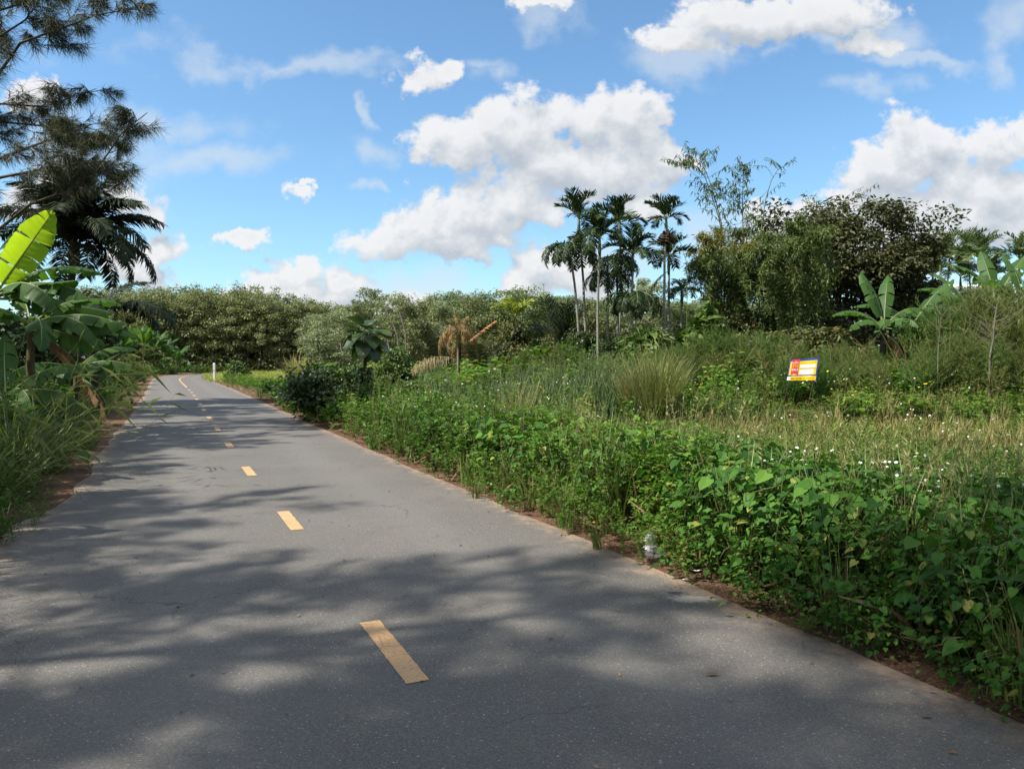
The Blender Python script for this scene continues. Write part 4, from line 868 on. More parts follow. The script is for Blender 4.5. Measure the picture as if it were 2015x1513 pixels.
for (px, py, az, s_, lab) in ((893, 706, 182, .62, 'straw-coloured dead frond arching left from the dead palm'), (872, 712, 200, .5, 'shorter straw-coloured dead frond hanging left of the dead palm')):
    e = empty('fallen_frond', at(px, py, 27), lab, 'dead frond', 'straw-coloured dead fronds'); link('frond', STR, e, (0, 0, 0), (0, 0, R(az - 90)), s_)
YP = [frond_mesh(2.3, R(72), R(d), 40, .5, .018, .8, .35, (B_rub, L_cocod if i else L_mix), vee=.2, start=.25, jitter=.12) for i, d in enumerate((40, 75))]
b = at(948, 710, 27.5); b.z = float(gz(b.x, b.y)[0])
palm('young_palm', 'young grey-green palm with upright fronds right of the dead palm', 'palm', b, b + Vector((0, 0, .5)), .07, [(YP[i % 2], R(i * 51 + 20), R(20 - 6 * (i % 3)), 1.0) for i in range(8)], None, B_dark, husk=True)
OR = frond_mesh(1.7, R(42), R(10), 40, .28, .02, .9, .5, (B_rub, leafmat('orange_dead_frond', [(0, (.30, .13, .04)), (1, (.50, .26, .10))], .2, .7)), vee=-.1, jitter=.2, start=.02)
e = empty('fallen_frond', at(922, 673, 27), 'orange dead frond leaning up to the right behind the young palm', 'dead frond'); link('frond', OR, e, (0, 0, 0), (0, 0, R(-90)), .72)
NIPA = [frond_mesh(3.4, R(84), R(d), 56, .75, .024, .95, .10, (B_dark, L_cocod), vee=.15, start=.22, jitter=.10) for d in (25, 55, 85)]
b = at(1098, 710, 32); b.z = float(gz(b.x, b.y)[0])
palm('spiky_palm', 'spiky dark trunkless palm left of the areca group', 'palm', b, b + Vector((0, 0, .55)), .09, [(NIPA[i % 3], R(i * 67), R(8 - 5 * (i % 3)), .97) for i in range(11)], None, B_dark, husk=True)
BRP = [frond_mesh(1.3, R(65), R(d), 20, .5, .040, .7, .25, (M_rib, L_yg), vee=.2, jitter=.15) for d in (70, 100)]
b = at(1012, 700, 33); b.z = float(gz(b.x, b.y)[0])
palm('palm_sapling', 'bright yellow-green palm top above the brown-green bush', 'palm', b, at(1012, 628, 33), .05, [(BRP[i % 2], R(i * 60 + 10), R(8 - 6 * (i % 2)), .95) for i in range(7)], None, B_dark)
# ------------------------------------------------------------------ bananas
def banana_leaf(L, W_, e0, droop, tear=.25, fold=.25, hang=.5, mats=None, tint=.5, n=30, dead=False, curl=1.4):
    """grows along +Y; strips either side of a pale midrib, torn here and there"""
    A = Acc(); m = 18; t = np.linspace(0, 1, m); ang = e0 - droop * t ** curl; ds = L / (m - 1)
    c = np.stack([0 * t, np.concatenate([[0], np.cumsum(np.cos(ang[:-1]) * ds)]), np.concatenate([[0], np.cumsum(np.sin(ang[:-1]) * ds)])], 1)
    tube(A, c, np.linspace(.028, .005, m), 5, 0, .5)
    st = .16
    for sg in (-1, 1):
        i = 0
        while i < n:
            k = random.randint(2, 7) if random.random() < tear * 3 else random.randint(5, 12); j = min(n, i + k)
            ph = fold + rng.normal(0, .10) + (random.random() < tear) * rng.uniform(.1, hang); tt = np.linspace(st + (1 - st) * i / n, st + (1 - st) * j / n, j - i + 1)
            mid_t = tt.mean(); u = (tt - st) / (1 - st); w = W_ * .5 * np.clip(np.sin(PI * (u * .90 + .06)), 0, 1) ** .42 * (1 - u ** 9 * .8)
            shrink = .93 if random.random() < .8 else .8; to = mid_t + (tt - mid_t) * shrink + .02
            def P(tq, f_, drop_):
                p = np.stack([np.interp(tq, t, c[:, q]) for q in range(3)], 1); a = np.interp(tq, t, ang); up = np.stack([0 * a, -np.sin(a), np.cos(a)], 1)
                p = p + up * .012; p[:, 0] += sg * w * f_ * math.cos(ph); p = p + up * (w * f_ * math.sin(-ph))[:, None]; p[:, 2] -= drop_ * w * f_ ** 2; return p
            hg = .18 + (dead and .6 or 0) + abs(rng.normal(0, .08)); rip = np.where(np.arange(len(tt)) % 2 == 0, .012, -.012)[:, None] * np.array([[0, .3, 1.0]])
            cols = [P(tt, .02, 0), P(tt * .6 + to * .4, .4, hg) + rip, P(to * .8 + tt * .2, .75, hg) + rip * 1.2, P(to, 1.0, hg) + rng.normal(0, .006, (len(tt), 3))]
            V = np.stack(cols, 1); nn = len(tt); r_ = np.arange(nn - 1)[:, None] * 4 + np.arange(3)[None]
            T = np.concatenate([np.stack([r_, r_ + 1, r_ + 5], -1).reshape(-1, 3), np.stack([r_, r_ + 5, r_ + 4], -1).reshape(-1, 3)])
            A.add(V.reshape(-1, 3), T, np.clip(tint + rng.normal(0, .08) + rng.normal(0, .03, nn * 4), 0, 1), 1, True); i = j
    return A.mesh('leaf', mats or [M_rib, L_ban])
BL = [banana_leaf(2.4, .62, R(e), R(d), te, fo, .6) for e, d, te, fo in ((60, 35, .15, .2), (45, 75, .3, .3), (30, 95, .35, .45), (70, 60, .25, .25))]
BLS = [banana_leaf(2.4, .60, R(e), R(d), .6, .5, 1.0, n=34, tint=.45) for e, d in ((25, 70), (35, 100))]
BDEAD = banana_leaf(1.9, .35, R(-20), R(70), .8, 1.1, .6, [M_rib, L_band], .4, dead=True)
BYEL = banana_leaf(1.9, .50, R(10), R(75), .2, .5, .6, [M_rib, L_bany], .6)
BFLAT = banana_leaf(2.3, .66, R(4), R(22), .25, .25, .5)
BGLOW = banana_leaf(1.95, .62, R(3), R(10), .02, .10, .2, [M_rib, L_bang], .55)
BGLOW2 = banana_leaf(1.6, .55, R(15), R(60), .2, .7, .5, [M_rib, L_bang], .5)
def banana(lab, base, h, leaves, rad=.10, group=None, name='banana_plant', mat=None, dead=1, lean=(0, 0)):
    base = Vector(base); e = empty(name, base, lab, 'banana plant', group); A = Acc(); tp = np.array([lean[0], lean[1], h])
    tube(A, curve((0, 0, -.05), tp, .02, 8), np.linspace(rad * 1.2, rad * .6, 8), 9); A.build('pseudostem', [mat or B_ban], e)
    for lf in leaves:
        me, az, tilt, s = lf[:4]
        if len(lf) > 4: M = Matrix.Rotation(R(az - 90), 3, 'Z') @ Matrix.Rotation(R(tilt), 3, 'X') @ Matrix.Rotation(R(lf[4]), 3, 'Y'); eu = M.to_euler()
        else: eu = (R(tilt), R(random.uniform(-12, 12)), R(az - 90))
        link('leaf', me, e, tuple(tp - (0, 0, .08)), eu, s)
    for k in range(dead): link('leaf', BDEAD, e, tuple(tp - (0, 0, .25)), (0, 0, R(random.uniform(0, 360))), random.uniform(.7, 1))
    return e
A0 = at(-12, 710, 17.5); A0.z = -.05
banana('banana plant cut by the left edge with one glowing upright leaf', A0, 3.25, [(BGLOW, 2, 55, 1.25, -62), (BFLAT, 355, 14, .95, -30), (BFLAT, 5, -4, 1.15, 40), (BLS[0], 352, 0, 1.1), (BL[1], 20, 0, 1.05), (BLS[1], 335, -8, 1.1), (BL[2], 300, 0, 1.0), (BL[0], 80, 10, 1), (BL[3], 130, 5, 1), (BL[1], 200, 0, 1), (BLS[0], 255, -5, .95)])
B0 = at(62, 710, 16.5); B0.z = -.05
banana('banana plant with long torn leaves reaching toward the road', B0, 2.6, [(BFLAT, 358, 4, .90, 38), (BFLAT, 345, -12, .82, 50), (BLS[0], 2, -5, 1.0), (BLS[1], 345, -14, .9), (BGLOW2, 4, -6, .85, 30), (BL[1], 40, 0, .85), (BLS[0], 176, 0, .95), (BL[2], 215, 0, .95), (BL[2], 265, 0, .9), (BL[2], 310, -12, .85), (BL[1], 140, 6, .9), (BLS[1], 90, 0, .9)], dead=3)
C0 = at(150, 710, 19.5); C0.z = -.05
banana('smaller banana plant with a brown dead leaf beside the coconut trunk', C0, 1.6, [(BLS[1], 10, -8, .8), (BL[2], 330, -6, .7), (BL[1], 60, 0, .8), (BL[2], 180, -10, .8), (BLS[0], 240, -4, .75), (BLS[1], 290, -10, .75)], dead=3)
D0 = at(10, 710, 14.5); D0.z = -.05
banana('low dark banana plant at the left edge among the grass', D0, 1.15, [(BL[2], 5, -10, .75), (BLS[1], 320, -12, .75), (BL[1], 60, 0, .8), (BL[2], 200, -5, .8), (BLS[0], 265, -8, .7), (BL[0], 120, 0, .7)], dead=2)
# bananas just outside the left of the view; their torn leaves throw the finger-shaped shadows
for i, (x, y, h) in enumerate(((-8.3, 6.0, 2.9), (-9.1, 8.2, 3.0), (-9.8, 10.4, 3.1))):
    banana('banana plant left of the view, number %s along the verge' % ('one', 'two', 'three')[i], (x, y, -.05), h, [(BLS[0], -10, 0, .95), (BLS[1], 25, 5, 1), (BLS[0], 60, 0, 1), (BLS[1], -45, 0, 1), (BL[0], 10, 25, .9), (BL[1], 120, 0, 1), (BL[1], 200, 0, 1), (BL[3], 280, 0, 1)], group='banana plants on the near left verge')
# distant banana clump by the bend
BV = []
for i, (px, Y_, ty, s_) in enumerate([(236, 93, 664, 1.35), (258, 95, 658, 1.45), (282, 92, 656, 1.4), (304, 94, 664, 1.4), (324, 95, 676, 1.3), (347, 101, 690, 1.3)]):
    b = at(px, 710, Y_); b.z = -.03; h = 1.7 + (712 - ty) / F * Y_ - 1.6
    labs_ = ['leftmost plant of the distant banana clump by the bend', 'second plant from the left in the distant banana clump', 'middle plant of the distant banana clump', 'fourth plant from the left in the distant banana clump', 'fifth plant from the left in the distant banana clump', 'separate small banana at the right end of the distant clump']
    banana(labs_[i], b, h, [(BL[(i + k) % 4] if k % 4 else BLT if 'BLT' in globals() else BL[0], k * 47 + i * 20, 10 - 6 * (k % 3), s_ * (.9 + .1 * (k % 2))) for k in range(11)], group='distant banana clump', dead=0)
# banana plant right of the sign
b = at(1738, 710, 23); b.z = float(gz(b.x, b.y)[0])
banana('banana plant with clean arching leaves right of the sign', b, 1.7 + (710 - 640) / F * 23 - b.z + .1, [(BL[0], 172 - 70, 18, .85), (BL[0], 60, 14, .85), (BL[1], 178, -4, .82), (BL[1], 205, -20, .75), (BL[2], 300, 5, .6), (BL[1], 15, 2, .8), (BL[0], 140, 20, .85), (BL[2], 355, -10, .7), (BL[1], 245, -18, .7), (BLS[0], 330, -30, .65)], rad=.13, mat=B_dark, dead=3).scale = (.86, .86, .95)
for i, (px, Y_, h, lv, lab) in enumerate([
 (1795, 23.5, 2.2, [(BL[0], 20, 0, .85), (BL[1], 150, 4, .8), (BL[2], 200, -5, .75), (BYEL, 300, -5, .7)], 'banana plant half buried in brush, right of the clean banana plant'),
 (1862, 24, 2.0, [(BYEL, 340, -8, .85), (BL[1], 170, 0, .8), (BL[1], 30, 0, .8), (BL[2], 250, 0, .7)], 'banana plant with a yellowing leaf inside the tall brush'),
 (1930, 24.5, 2.1, [(BL[1], 10, 0, .85), (BL[1], 160, 5, .85), (BL[2], 225, 0, .7), (BL[1], 350, -12, .8)], 'banana plant inside the brush near the bare saplings'),
 (1958, 27, 3.1, [(BL[0], 70, 22, .9), (BL[0], 25, 10, .95), (BL[3], 140, 0, .9), (BL[2], 200, 0, .8), (BL[0], 340, 0, .85)], 'tall banana plant whose leaves stand above the brush at far right'),
 (2010, 26, 3.0, [(BL[0], 110, 15, .9), (BL[3], 30, 0, .9), (BL[1], 190, 5, .9)], 'banana plant at the right edge above the brush'),
 (1905, 27, 2.9, [(BL[2], 200, 12, .8), (BL[1], 160, 8, .8), (BL[0], 120, 0, .8)], 'banana plant with broad leaves in front of the areca cluster at far right')]):
    b = at(px, 710, Y_); b.z = float(gz(b.x, b.y)[0]); banana(lab, b, h, lv, .09, 'bananas in the brush on the right', dead=1)
b = at(828, 710, 28); b.z = float(gz(b.x, b.y)[0]); banana('small banana plant above the straw-coloured fronds', b, .35, [(BL[0], 60, 20, .5), (BL[0], 120, 25, .5), (BL[3], 170, 0, .5), (BL[3], 20, 5, .5)], .06, dead=0)
b = at(998, 710, 24); b.z = float(gz(b.x, b.y)[0]); banana('single-leaved banana shoot in the tall green grass', b, .45, [(BL[0], 150, 25, .36), (BL[0], 60, 30, .2)], .03, dead=0)

# ------------------------------------------------------------------ sapling with big leaves, wrapped in vines
b = at(712, 710, 21.5); b.z = -.05; tp = np.array(at(722, 655, 21.5) - b)
e = empty('big_leaved_sapling', b, 'sapling with a parasol of huge dark leaves and a vine-wrapped trunk', 'tree'); A = Acc(); tube(A, curve((0, 0, 0), tp, .02, 6), np.linspace(.07, .04, 6), 6); A.build('trunk', [B_dark], e)
A = Acc(); n = 22; az = np.arange(n) * 2.4; lay = np.arange(n) / n
pos = tp + np.stack([-np.sin(az) * .16, np.cos(az) * .16, .18 - .5 * lay], 1)
BIG = T_([(0, 0, 0), (-.30, .22, .10), (0, .25, .03), (.30, .22, .10), (-.40, .55, .02), (0, .58, -.06), (.40, .55, .02), (-.25, .88, -.20), (0, .9, -.22), (.25, .88, -.20), (0, 1.05, -.36)],
         [(0, 2, 1), (0, 3, 2), (1, 2, 5), (1, 5, 4), (2, 3, 6), (2, 6, 5), (4, 5, 8), (4, 8, 7), (5, 6, 9), (5, 9, 8), (7, 8, 10), (8, 9, 10)])
A.inst(BIG, pos, rot(az, .75 - 1.9 * lay + rng.normal(0, .1, n), rng.normal(0, .15, n)), np.stack([rand(n, .50, .62)] * 3, 1), rng.normal(0, .15, n)); A.build('crown', [L_vine], e)
A = Acc(); n = 1500; t = rand(n) ** .8 * .62; r_ = (.14 + .34 * (1 - t / .62) ** 1.2) * rand(n, .7, 1.2); a_ = rand(n, 0, 6.28); c = tp[None] * t[:, None] + np.stack([np.cos(a_) * r_, np.sin(a_) * r_, 0 * a_], 1)
A.inst(HEART, c, rot(a_ - PI / 2, rng.normal(-.7, .4, n), rng.normal(0, .3, n)), rand(n, .06, .13), rng.normal(0, .15, n)); A.build('vine', [L_vine], e)

# ------------------------------------------------------------------ big grass clumps
def grass_clump(lab, px, Y_, top_py, wpx, mat, n=900, width=.012, bend=.55, spread=.5, cat='grass clump', name='grass_clump', heads=10):
    b = at(px, 710, Y_); b.z = float(gz(b.x, b.y)[0]) - .02; H = (1.7 + (710 - top_py) / F * Y_ - b.z) * 1.05; A = Acc(); r = wpx / F * Y_ / 2 * .45
    blade(A, n, H, spread, width, bend, 0, base_r=r, segs=5, tint=.55)
    for k in range(heads):
        a_ = random.uniform(0, 6.28); q = random.uniform(.1, .5) * H; c = curve((r * math.cos(a_), r * math.sin(a_), 0), (q * math.cos(a_), q * math.sin(a_), H * random.uniform(.9, 1.15)), .06, 6); tube(A, c, .005, 3, 0, .9)
    o = A.build(name, [mat], None, b); return tag(o, lab, cat, None)
grass_clump('tall straw-green grass tuft rising from the meadow', 1290, 17.2, 690, 105, leafmat('straw_green_grass', [(0, (.06, .095, .025)), (.5, (.15, .185, .05)), (1, (.32, .30, .11))], .25, .5), 1000, .007, .7, .45)
grass_clump('shorter straw-green grass tuft left beside the tall one', 1255, 17.8, 715, 80, G_dry, 700, .009)
grass_clump('cane-like grass clump with pale drooping tips in the far field', 588, 44, 700, 52, leafmat('pale_cane_leaf', [(0, (.16, .15, .05)), (.5, (.30, .30, .10)), (1, (.50, .42, .22))], .25, .5), 420, .03, 1.1, .35)
grass_clump('small straw tuft at the edge of the meadow', 1010, 15.5, 762, 40, G_dry, 260, .008)
# long arching grass on the near left verge with seed stalks leaning over the road edge
for i, (px, Y_, ty, w, lab) in enumerate([(30, 10.2, 690, 120, 'long arching grass clump nearest the left edge'), (95, 11.6, 705, 120, 'long arching grass clump reaching furthest over the left verge'), (160, 14.5, 735, 90, 'long arching grass clump before the coconut trunk'), (-40, 8.6, 720, 120, 'long arching grass clump at the lower left corner of the growth')]):
    o = grass_clump(lab, px, Y_, ty, w, G_grass, 170, .0075, 2.1, .95, heads=0)
    o['group'] = 'long arching grasses on the left verge'
    A = Acc(); b = o.location
    for k in range(5):
        c = curve((0, 0, .2), (random.uniform(.7, 1.9), random.uniform(-.6, .5), random.uniform(1.1, 2.2)), .07, 7); tube(A, c, np.linspace(.006, .002, 7), 3, 0, .85)
        m = 4; t = rand(m, .6, 1); q = np.stack([np.interp(t, np.linspace(0, 1, 7), c[:, j]) for j in range(3)], 1); A.inst(LANCE2, q, rot(rand(m, -3, 0), rand(m, -.9, .6), 0), np.stack([rand(m, .05, .09), rand(m, .25, .5), rand(m, .3, .6)], 1), .3)
    A.build('seed_stalks', [G_grass], o)
# big soft leaf of a creeper leaning out of the left verge
b = gnd(150, 925); A = Acc(); c = curve((-.6, .1, .35), (.15, 0, .28), .05, 6); tube(A, c, .006, 3, 0)
A.inst(HEART, [(-.28, 0, .36), (-.05, .03, .33), (.1, -.05, .27), (.22, .02, .22), (-.4, -.08, .35)], rot([-1.2, -1.5, -1.9, -1.4, -2.2], [-.3, -.35, -.7, -.6, -.8], [.2, -.1, .3, 0, .2]), [.42, .22, .22, .18, .2], [.1, .2, 0, .1, 0], 1)
tag(A.build('creeper_shoot', [G_stem, L_green], None, b), 'broad-leaved creeper shoot poking out over the left red verge', 'creeper')
# blades near the foreground hedge
for (px, py, ty, Y_, lab) in [(1468, 1120, 1020, 5.6, 'fountain of strap-like grass blades in the right hedge'), (1385, 950, 868, 7.9, 'light green broad grass blades standing in the hedge top'), (1905, 1000, 930, 6.0, 'pale bent grass blades in the hedge at the right edge')]:
    b = at(px, py, Y_); A = Acc(); blade(A, 34, .62, .8, .0065, 1.5, 0, base_r=.05, segs=6, tint=.45); tag(A.build('grass_clump', [G_grass], None, b), lab, 'grass clump')

# ------------------------------------------------------------------ bamboo
def bamboo_clump(lab, px, Y_, top_py, bot_py, wpx, mat_low, mat_top, n=9000):
    n = int(n * 2.1); wpx = wpx * 1.2; b = at(px, 710, Y_); b.z = float(gz(b.x, b.y)[0]) - .02; H = 1.7 + (710 - top_py) / F * Y_ - b.z; w = wpx / F * Y_ / 2; zb = 1.7 + (710 - bot_py) / F * Y_ - b.z
    e = empty('bamboo_clump', b, lab, 'bamboo'); cen = []
    for k in range(12):
        a_ = random.uniform(0, 6.28); q = random.uniform(.3, .95) * w; A = Acc(); hk = H * random.uniform(.72, .98); t = np.linspace(0, 1, 9)
        c = np.stack([np.cos(a_) * (.15 + q * t ** 2.2), np.sin(a_) * (.15 + q * t ** 2.2), hk * (t - .10 * t ** 5)], 1); tube(A, c, np.linspace(.035, .006, 9), 5); A.build('culm', [B_bam], e)
        cen += [c[j] for j in (5, 6, 7, 8)]
    cen = np.vstack([np.array(cen), crown_pts(50, (0, 0, (H + zb) / 2), (w * .8, w * .7, (H - zb) / 2 * .85), -.9)]); k = rng.integers(0, len(cen), n); ct = rng.normal(0, .15, len(cen))
    fan = []
    for q_ in range(46):   # arching twig ends that break the outline
        j_ = cen[rng.integers(len(cen))]; o_ = j_ - np.array([0, 0, (H + zb) / 2]); o_ /= np.linalg.norm(o_) + 1e-6; L_ = w * rng.uniform(.25, .6); t_ = np.linspace(0, 1, 6)[:, None]
        fan.append(j_ + o_ * L_ * t_ + np.array([0, 0, 1.0]) * (.35 * L_ * t_ - .75 * L_ * t_ ** 2.2))
    fan = np.vstack(fan); cen = np.vstack([cen, fan]); isf = np.concatenate([np.zeros(len(cen) - len(fan)), np.ones(len(fan))]); k = rng.choice(len(cen), n, p=np.where(isf > 0, 1.0, 2.2) / np.where(isf > 0, 1.0, 2.2).sum()); ct = rng.normal(0, .15, len(cen))
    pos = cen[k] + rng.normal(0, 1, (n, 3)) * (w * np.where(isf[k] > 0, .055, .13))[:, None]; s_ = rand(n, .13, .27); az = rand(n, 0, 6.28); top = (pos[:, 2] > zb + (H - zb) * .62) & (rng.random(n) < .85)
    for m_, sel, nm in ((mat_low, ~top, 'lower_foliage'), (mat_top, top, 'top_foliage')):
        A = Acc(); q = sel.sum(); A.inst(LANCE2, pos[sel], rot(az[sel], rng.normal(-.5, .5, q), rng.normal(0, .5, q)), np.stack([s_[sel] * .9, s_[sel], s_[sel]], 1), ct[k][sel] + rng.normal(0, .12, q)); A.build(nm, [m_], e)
    return e
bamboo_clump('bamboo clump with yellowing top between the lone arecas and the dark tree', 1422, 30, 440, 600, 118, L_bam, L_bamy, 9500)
bamboo_clump('green drooping bamboo clump against the left side of the dark tree', 1566, 29, 440, 535, 125, L_bam, L_bam, 8000)
def bamboo_shoot(lab, pl, Y_, sprigs, group='tall bare bamboo culms', leafn=7, rad=.03):
    pts_ = [np.array(at(x, y, Y_)) for x, y in pl]; b = at(pl[0][0], 710, Y_); b.z = float(gz(b.x, b.y)[0]); o0 = np.array(b)
    full = [o0 + (0, 0, 0)] + pts_; full = np.array(full) - o0; e = empty('tall_bamboo_culm', b, lab, 'bamboo', group); A = Acc(); n = len(full); tube(A, full, np.linspace(rad, .007, n), 5); A.build('culm', [B_bam], e)
    A = Acc(); tpar = np.linspace(0, 1, n)
    for k in range(sprigs):
        t = random.uniform(1.2 / (n - 1), 1) if k else 1.0; q = np.array([np.interp(t, tpar, full[:, j]) for j in range(3)]); a_ = random.choice([0, PI]) + rng.normal(0, .8); L = random.uniform(.35, 1.5) * (1.25 - .7 * t)
        c = curve(q, q + np.array([math.cos(a_) * L * .8, math.sin(a_) * L * .5, L * random.uniform(.15, .7)]), .12, 5); tube(A, c, .007, 3, 0, .3)
        m = leafn + int(L * 5); tt = rand(m, .3, 1); p_ = np.stack([np.interp(tt, np.linspace(0, 1, 5), c[:, j]) for j in range(3)], 1) + rng.normal(0, .03, (m, 3)); s_ = rand(m, .16, .28)
        A.inst(LANCE2, p_, rot(rand(m, 0, 6.28), rng.normal(-.8, .35, m), rng.normal(0, .5, m)), np.stack([s_ * 1.1, s_, s_], 1), rng.normal(-.1, .15, m))
    A.build('foliage', [L_bam], e); return e
bamboo_shoot('tall leafy bamboo culm arching to the upper left above the clump', [(1425, 480), (1415, 430), (1402, 390), (1388, 350), (1374, 330), (1352, 318), (1330, 330)], 30, 52)
bamboo_shoot('second tall bamboo culm tip rising just right of the arching one', [(1420, 440), (1408, 395), (1396, 355), (1380, 320), (1372, 295)], 30.4, 24)
bamboo_shoot('straight upright leafy bamboo culm above the clump', [(1462, 480), (1462, 440), (1461, 400), (1462, 360), (1464, 325)], 30, 60)
bamboo_shoot('thin nearly bare bamboo culm leaning right beside the dark tree', [(1495, 480), (1500, 440), (1506, 395), (1518, 355), (1530, 335), (1543, 328)], 29.5, 14, leafn=3)
bamboo_shoot('fine bamboo twigs above the top of the dark tree', [(1640, 430), (1650, 410), (1662, 396), (1690, 388), (1715, 394)], 33, 16, leafn=2)
bamboo_shoot('fine bamboo twigs over the left shoulder of the dark tree', [(1620, 440), (1618, 420), (1610, 405), (1600, 396)], 32.5, 12, leafn=3)
bamboo_shoot('wispy bamboo culm right of the dark tree', [(1745, 520), (1752, 480), (1758, 445), (1770, 425), (1785, 425)], 32, 18, leafn=2)
bamboo_shoot('wispy bamboo culm above the far right areca cluster', [(1850, 520), (1856, 490), (1868, 470), (1885, 462), (1900, 465)], 36, 14, leafn=3)
bamboo_shoot('bare thin arching cane right of the lone areca pair', [(1352, 520), (1340, 480), (1322, 452), (1308, 440)], 28, 4, leafn=1, rad=.015)

# ------------------------------------------------------------------ the big dark tree
t = tree_mesh('d', 9, (0, 0, 5.9), (5.0, 3.6, 3.2), .22, 170, 29000, .86, LEAF2, .26, (B_dark, L_dark), bottom=-.7, fork=.25, branches=26, sprigs=14)
b = at(1642, 710, 33); sc = (1.7 + (710 - 402) / F * 33 - .7) / 9.3; place_tree(t, 'dark_tree', b.x, b.y, 'big broad dark brown-leaved tree above the banana plant', 'tree', None, (sc, sc, sc), 0)
t = tree_mesh('d', 9, (0, 0, 3.6), (1.7, 1.6, 2.2), .12, 50, 5200, .55, LEAF2, .25, (B_dark, L_dark), bottom=-.8, fork=.2, branches=14, sprigs=6)
b = at(1752, 710, 33.5); sc = (1.7 + (710 - 500) / F * 33 - .7) / 6.1; place_tree(t, 'dark_tree', b.x, b.y, 'smaller dark tree leaning against the right side of the big dark one', 'tree', None, (sc, sc, sc), 0)

# ------------------------------------------------------------------ casuarinas on the left
NEED = Acc()
m = 34; t = rand(m, 0, .85); NEED.inst(T_([(-.008, 0, 0), (.008, 0, 0), (.005, .5, -.02), (-.005, .5, -.02), (0, 1, -.10)], [(0, 1, 2), (0, 2, 3), (3, 2, 4)]), np.stack([0 * t, t * .55, 0.08 * t], 1),
     rot(rng.normal(0, .55, m), rng.normal(-.45, .40, m), rand(m, 0, 3)), np.stack([np.ones(m), rand(m, .35, .65), rand(m, .35, .65)], 1), rng.normal(0, .2, m)); NEED = NEED.pack()
def sprays(A, c, n, Lr, mat=0, wood=None, up=.3):
    """side twigs with drooping needle sprays along limb c"""
    npt = len(c); tp_ = np.linspace(0, 1, npt)
    for k in range(n):
        t = random.uniform(.22, 1) ** .8; q = np.array([np.interp(t, tp_, c[:, j]) for j in range(3)]); a_ = rng.uniform(0, 6.28); L = random.uniform(*Lr) * (1.15 - .6 * t)
        d = np.array([math.cos(a_), math.sin(a_), 0]) * .7 + (c[-1] - c[0]) / (np.linalg.norm(c[-1] - c[0]) + 1e-6) * .6 + np.array([0, 0, random.uniform(-.1, up)])
        cc = curve(q, q + d * L, .10, 5)
        if wood is not None: tube(wood, cc, np.linspace(.012, .004, 5), 3)
        m = int(4 + L * 8); tt = rand(m, .25, 1); p_ = np.stack([np.interp(tt, np.linspace(0, 1, 5), cc[:, j]) for j in range(3)], 1); az = np.arctan2(-d[0], d[1]) + rng.normal(0, .6, m)
        A.inst(NEED, p_, rot(az, rng.normal(-.15, .4, m), rng.normal(0, .4, m)), rand(m, .42, .80), rng.normal(0, .12), mat)
def casuarina(lab, base, H, limbs, extra=30, group=None, spread=3.6, low=.35, dens=(5, 9), rad=.2, name='casuarina_tree', lean=(0, 0), lr=(.6, 1.4)):
    base = Vector(base); e = empty(name, base, lab, 'tree', group); wood = Acc(); fol = Acc(); top = np.array([lean[0], lean[1], H]); ax = curve((0, 0, -.05), top, .02, 10); tube(wood, ax, np.linspace(rad, .03, 10), 8)
    for pl in limbs:
        c = np.array(pl) - np.array(base); h = c[0][2]; t = np.clip(h / H, 0, 1); st = np.array([np.interp(t, np.linspace(0, 1, 10), ax[:, j]) for j in range(3)]); c = np.vstack([st, c])
        tube(wood, c, np.linspace(.055, .008, len(c)), 5); sprays(fol, c, 15, lr, wood=wood)
    for k in range(extra):
        t = low + (1 - low) * (k + .5) / extra; st = np.array([np.interp(t, np.linspace(0, 1, 10), ax[:, j]) for j in range(3)]); a_ = k * 2.4 + random.uniform(-.3, .3); L = spread * (1.12 - t) ** .55 * random.uniform(.7, 1.1)
        c = curve(st, st + np.array([math.cos(a_) * L, math.sin(a_) * L, L * random.uniform(.15, .55)]), .07, 6); tube(wood, c, np.linspace(.035, .006, 6), 4); sprays(fol, c, random.randint(*dens), lr, wood=wood)
    link('trunk', wood.mesh('trunk', [B_cas]), e); link('crown', fol.mesh('crown', [L_cas]), e); return e
def poly(pl, Y0, Y1): return [at(x, y, Y0 + (Y1 - Y0) * i / (len(pl) - 1)) for i, (x, y) in enumerate(pl)]
casb = at(-330, 710, 18.5); casb.z = -.05
casuarina('casuarina tree whose drooping needle branches hang in from the upper left', casb, 15.5, [
  poly([(-180, 520), (0, 450), (60, 402), (130, 378), (195, 328), (240, 262), (290, 222)], 18.6, 17.6),
  poly([(-200, 400), (0, 312), (80, 282), (130, 266), (180, 244)], 18, 17.5), poly([(-200, 340), (-60, 250), (0, 205), (90, 210), (190, 175)], 18.8, 18.6),
  poly([(-200, 300), (-20, 170), (40, 85), (110, 60), (190, 30), (285, 14)], 18.4, 17.4), poly([(-200, 200), (-60, 110), (50, 40), (100, -30)], 18, 18.2), poly([(-200, 100), (0, 20), (110, -10), (210, -40)], 18.5, 18.5),
  poly([(-180, 420), (0, 350), (100, 330), (150, 322), (195, 335)], 17.4, 17.2), poly([(-200, 280), (0, 240), (100, 250), (170, 290)], 18.9, 19)], extra=9, spread=2.0, low=.62, dens=(4, 6))
proto = casuarina('casuarina tree off the left of the view by the banana plants', (-9.6, 1.2, -.05), 12.5, [], extra=38, group='casuarina trees along the left verge', spread=3.3, low=.30, dens=(4, 8))
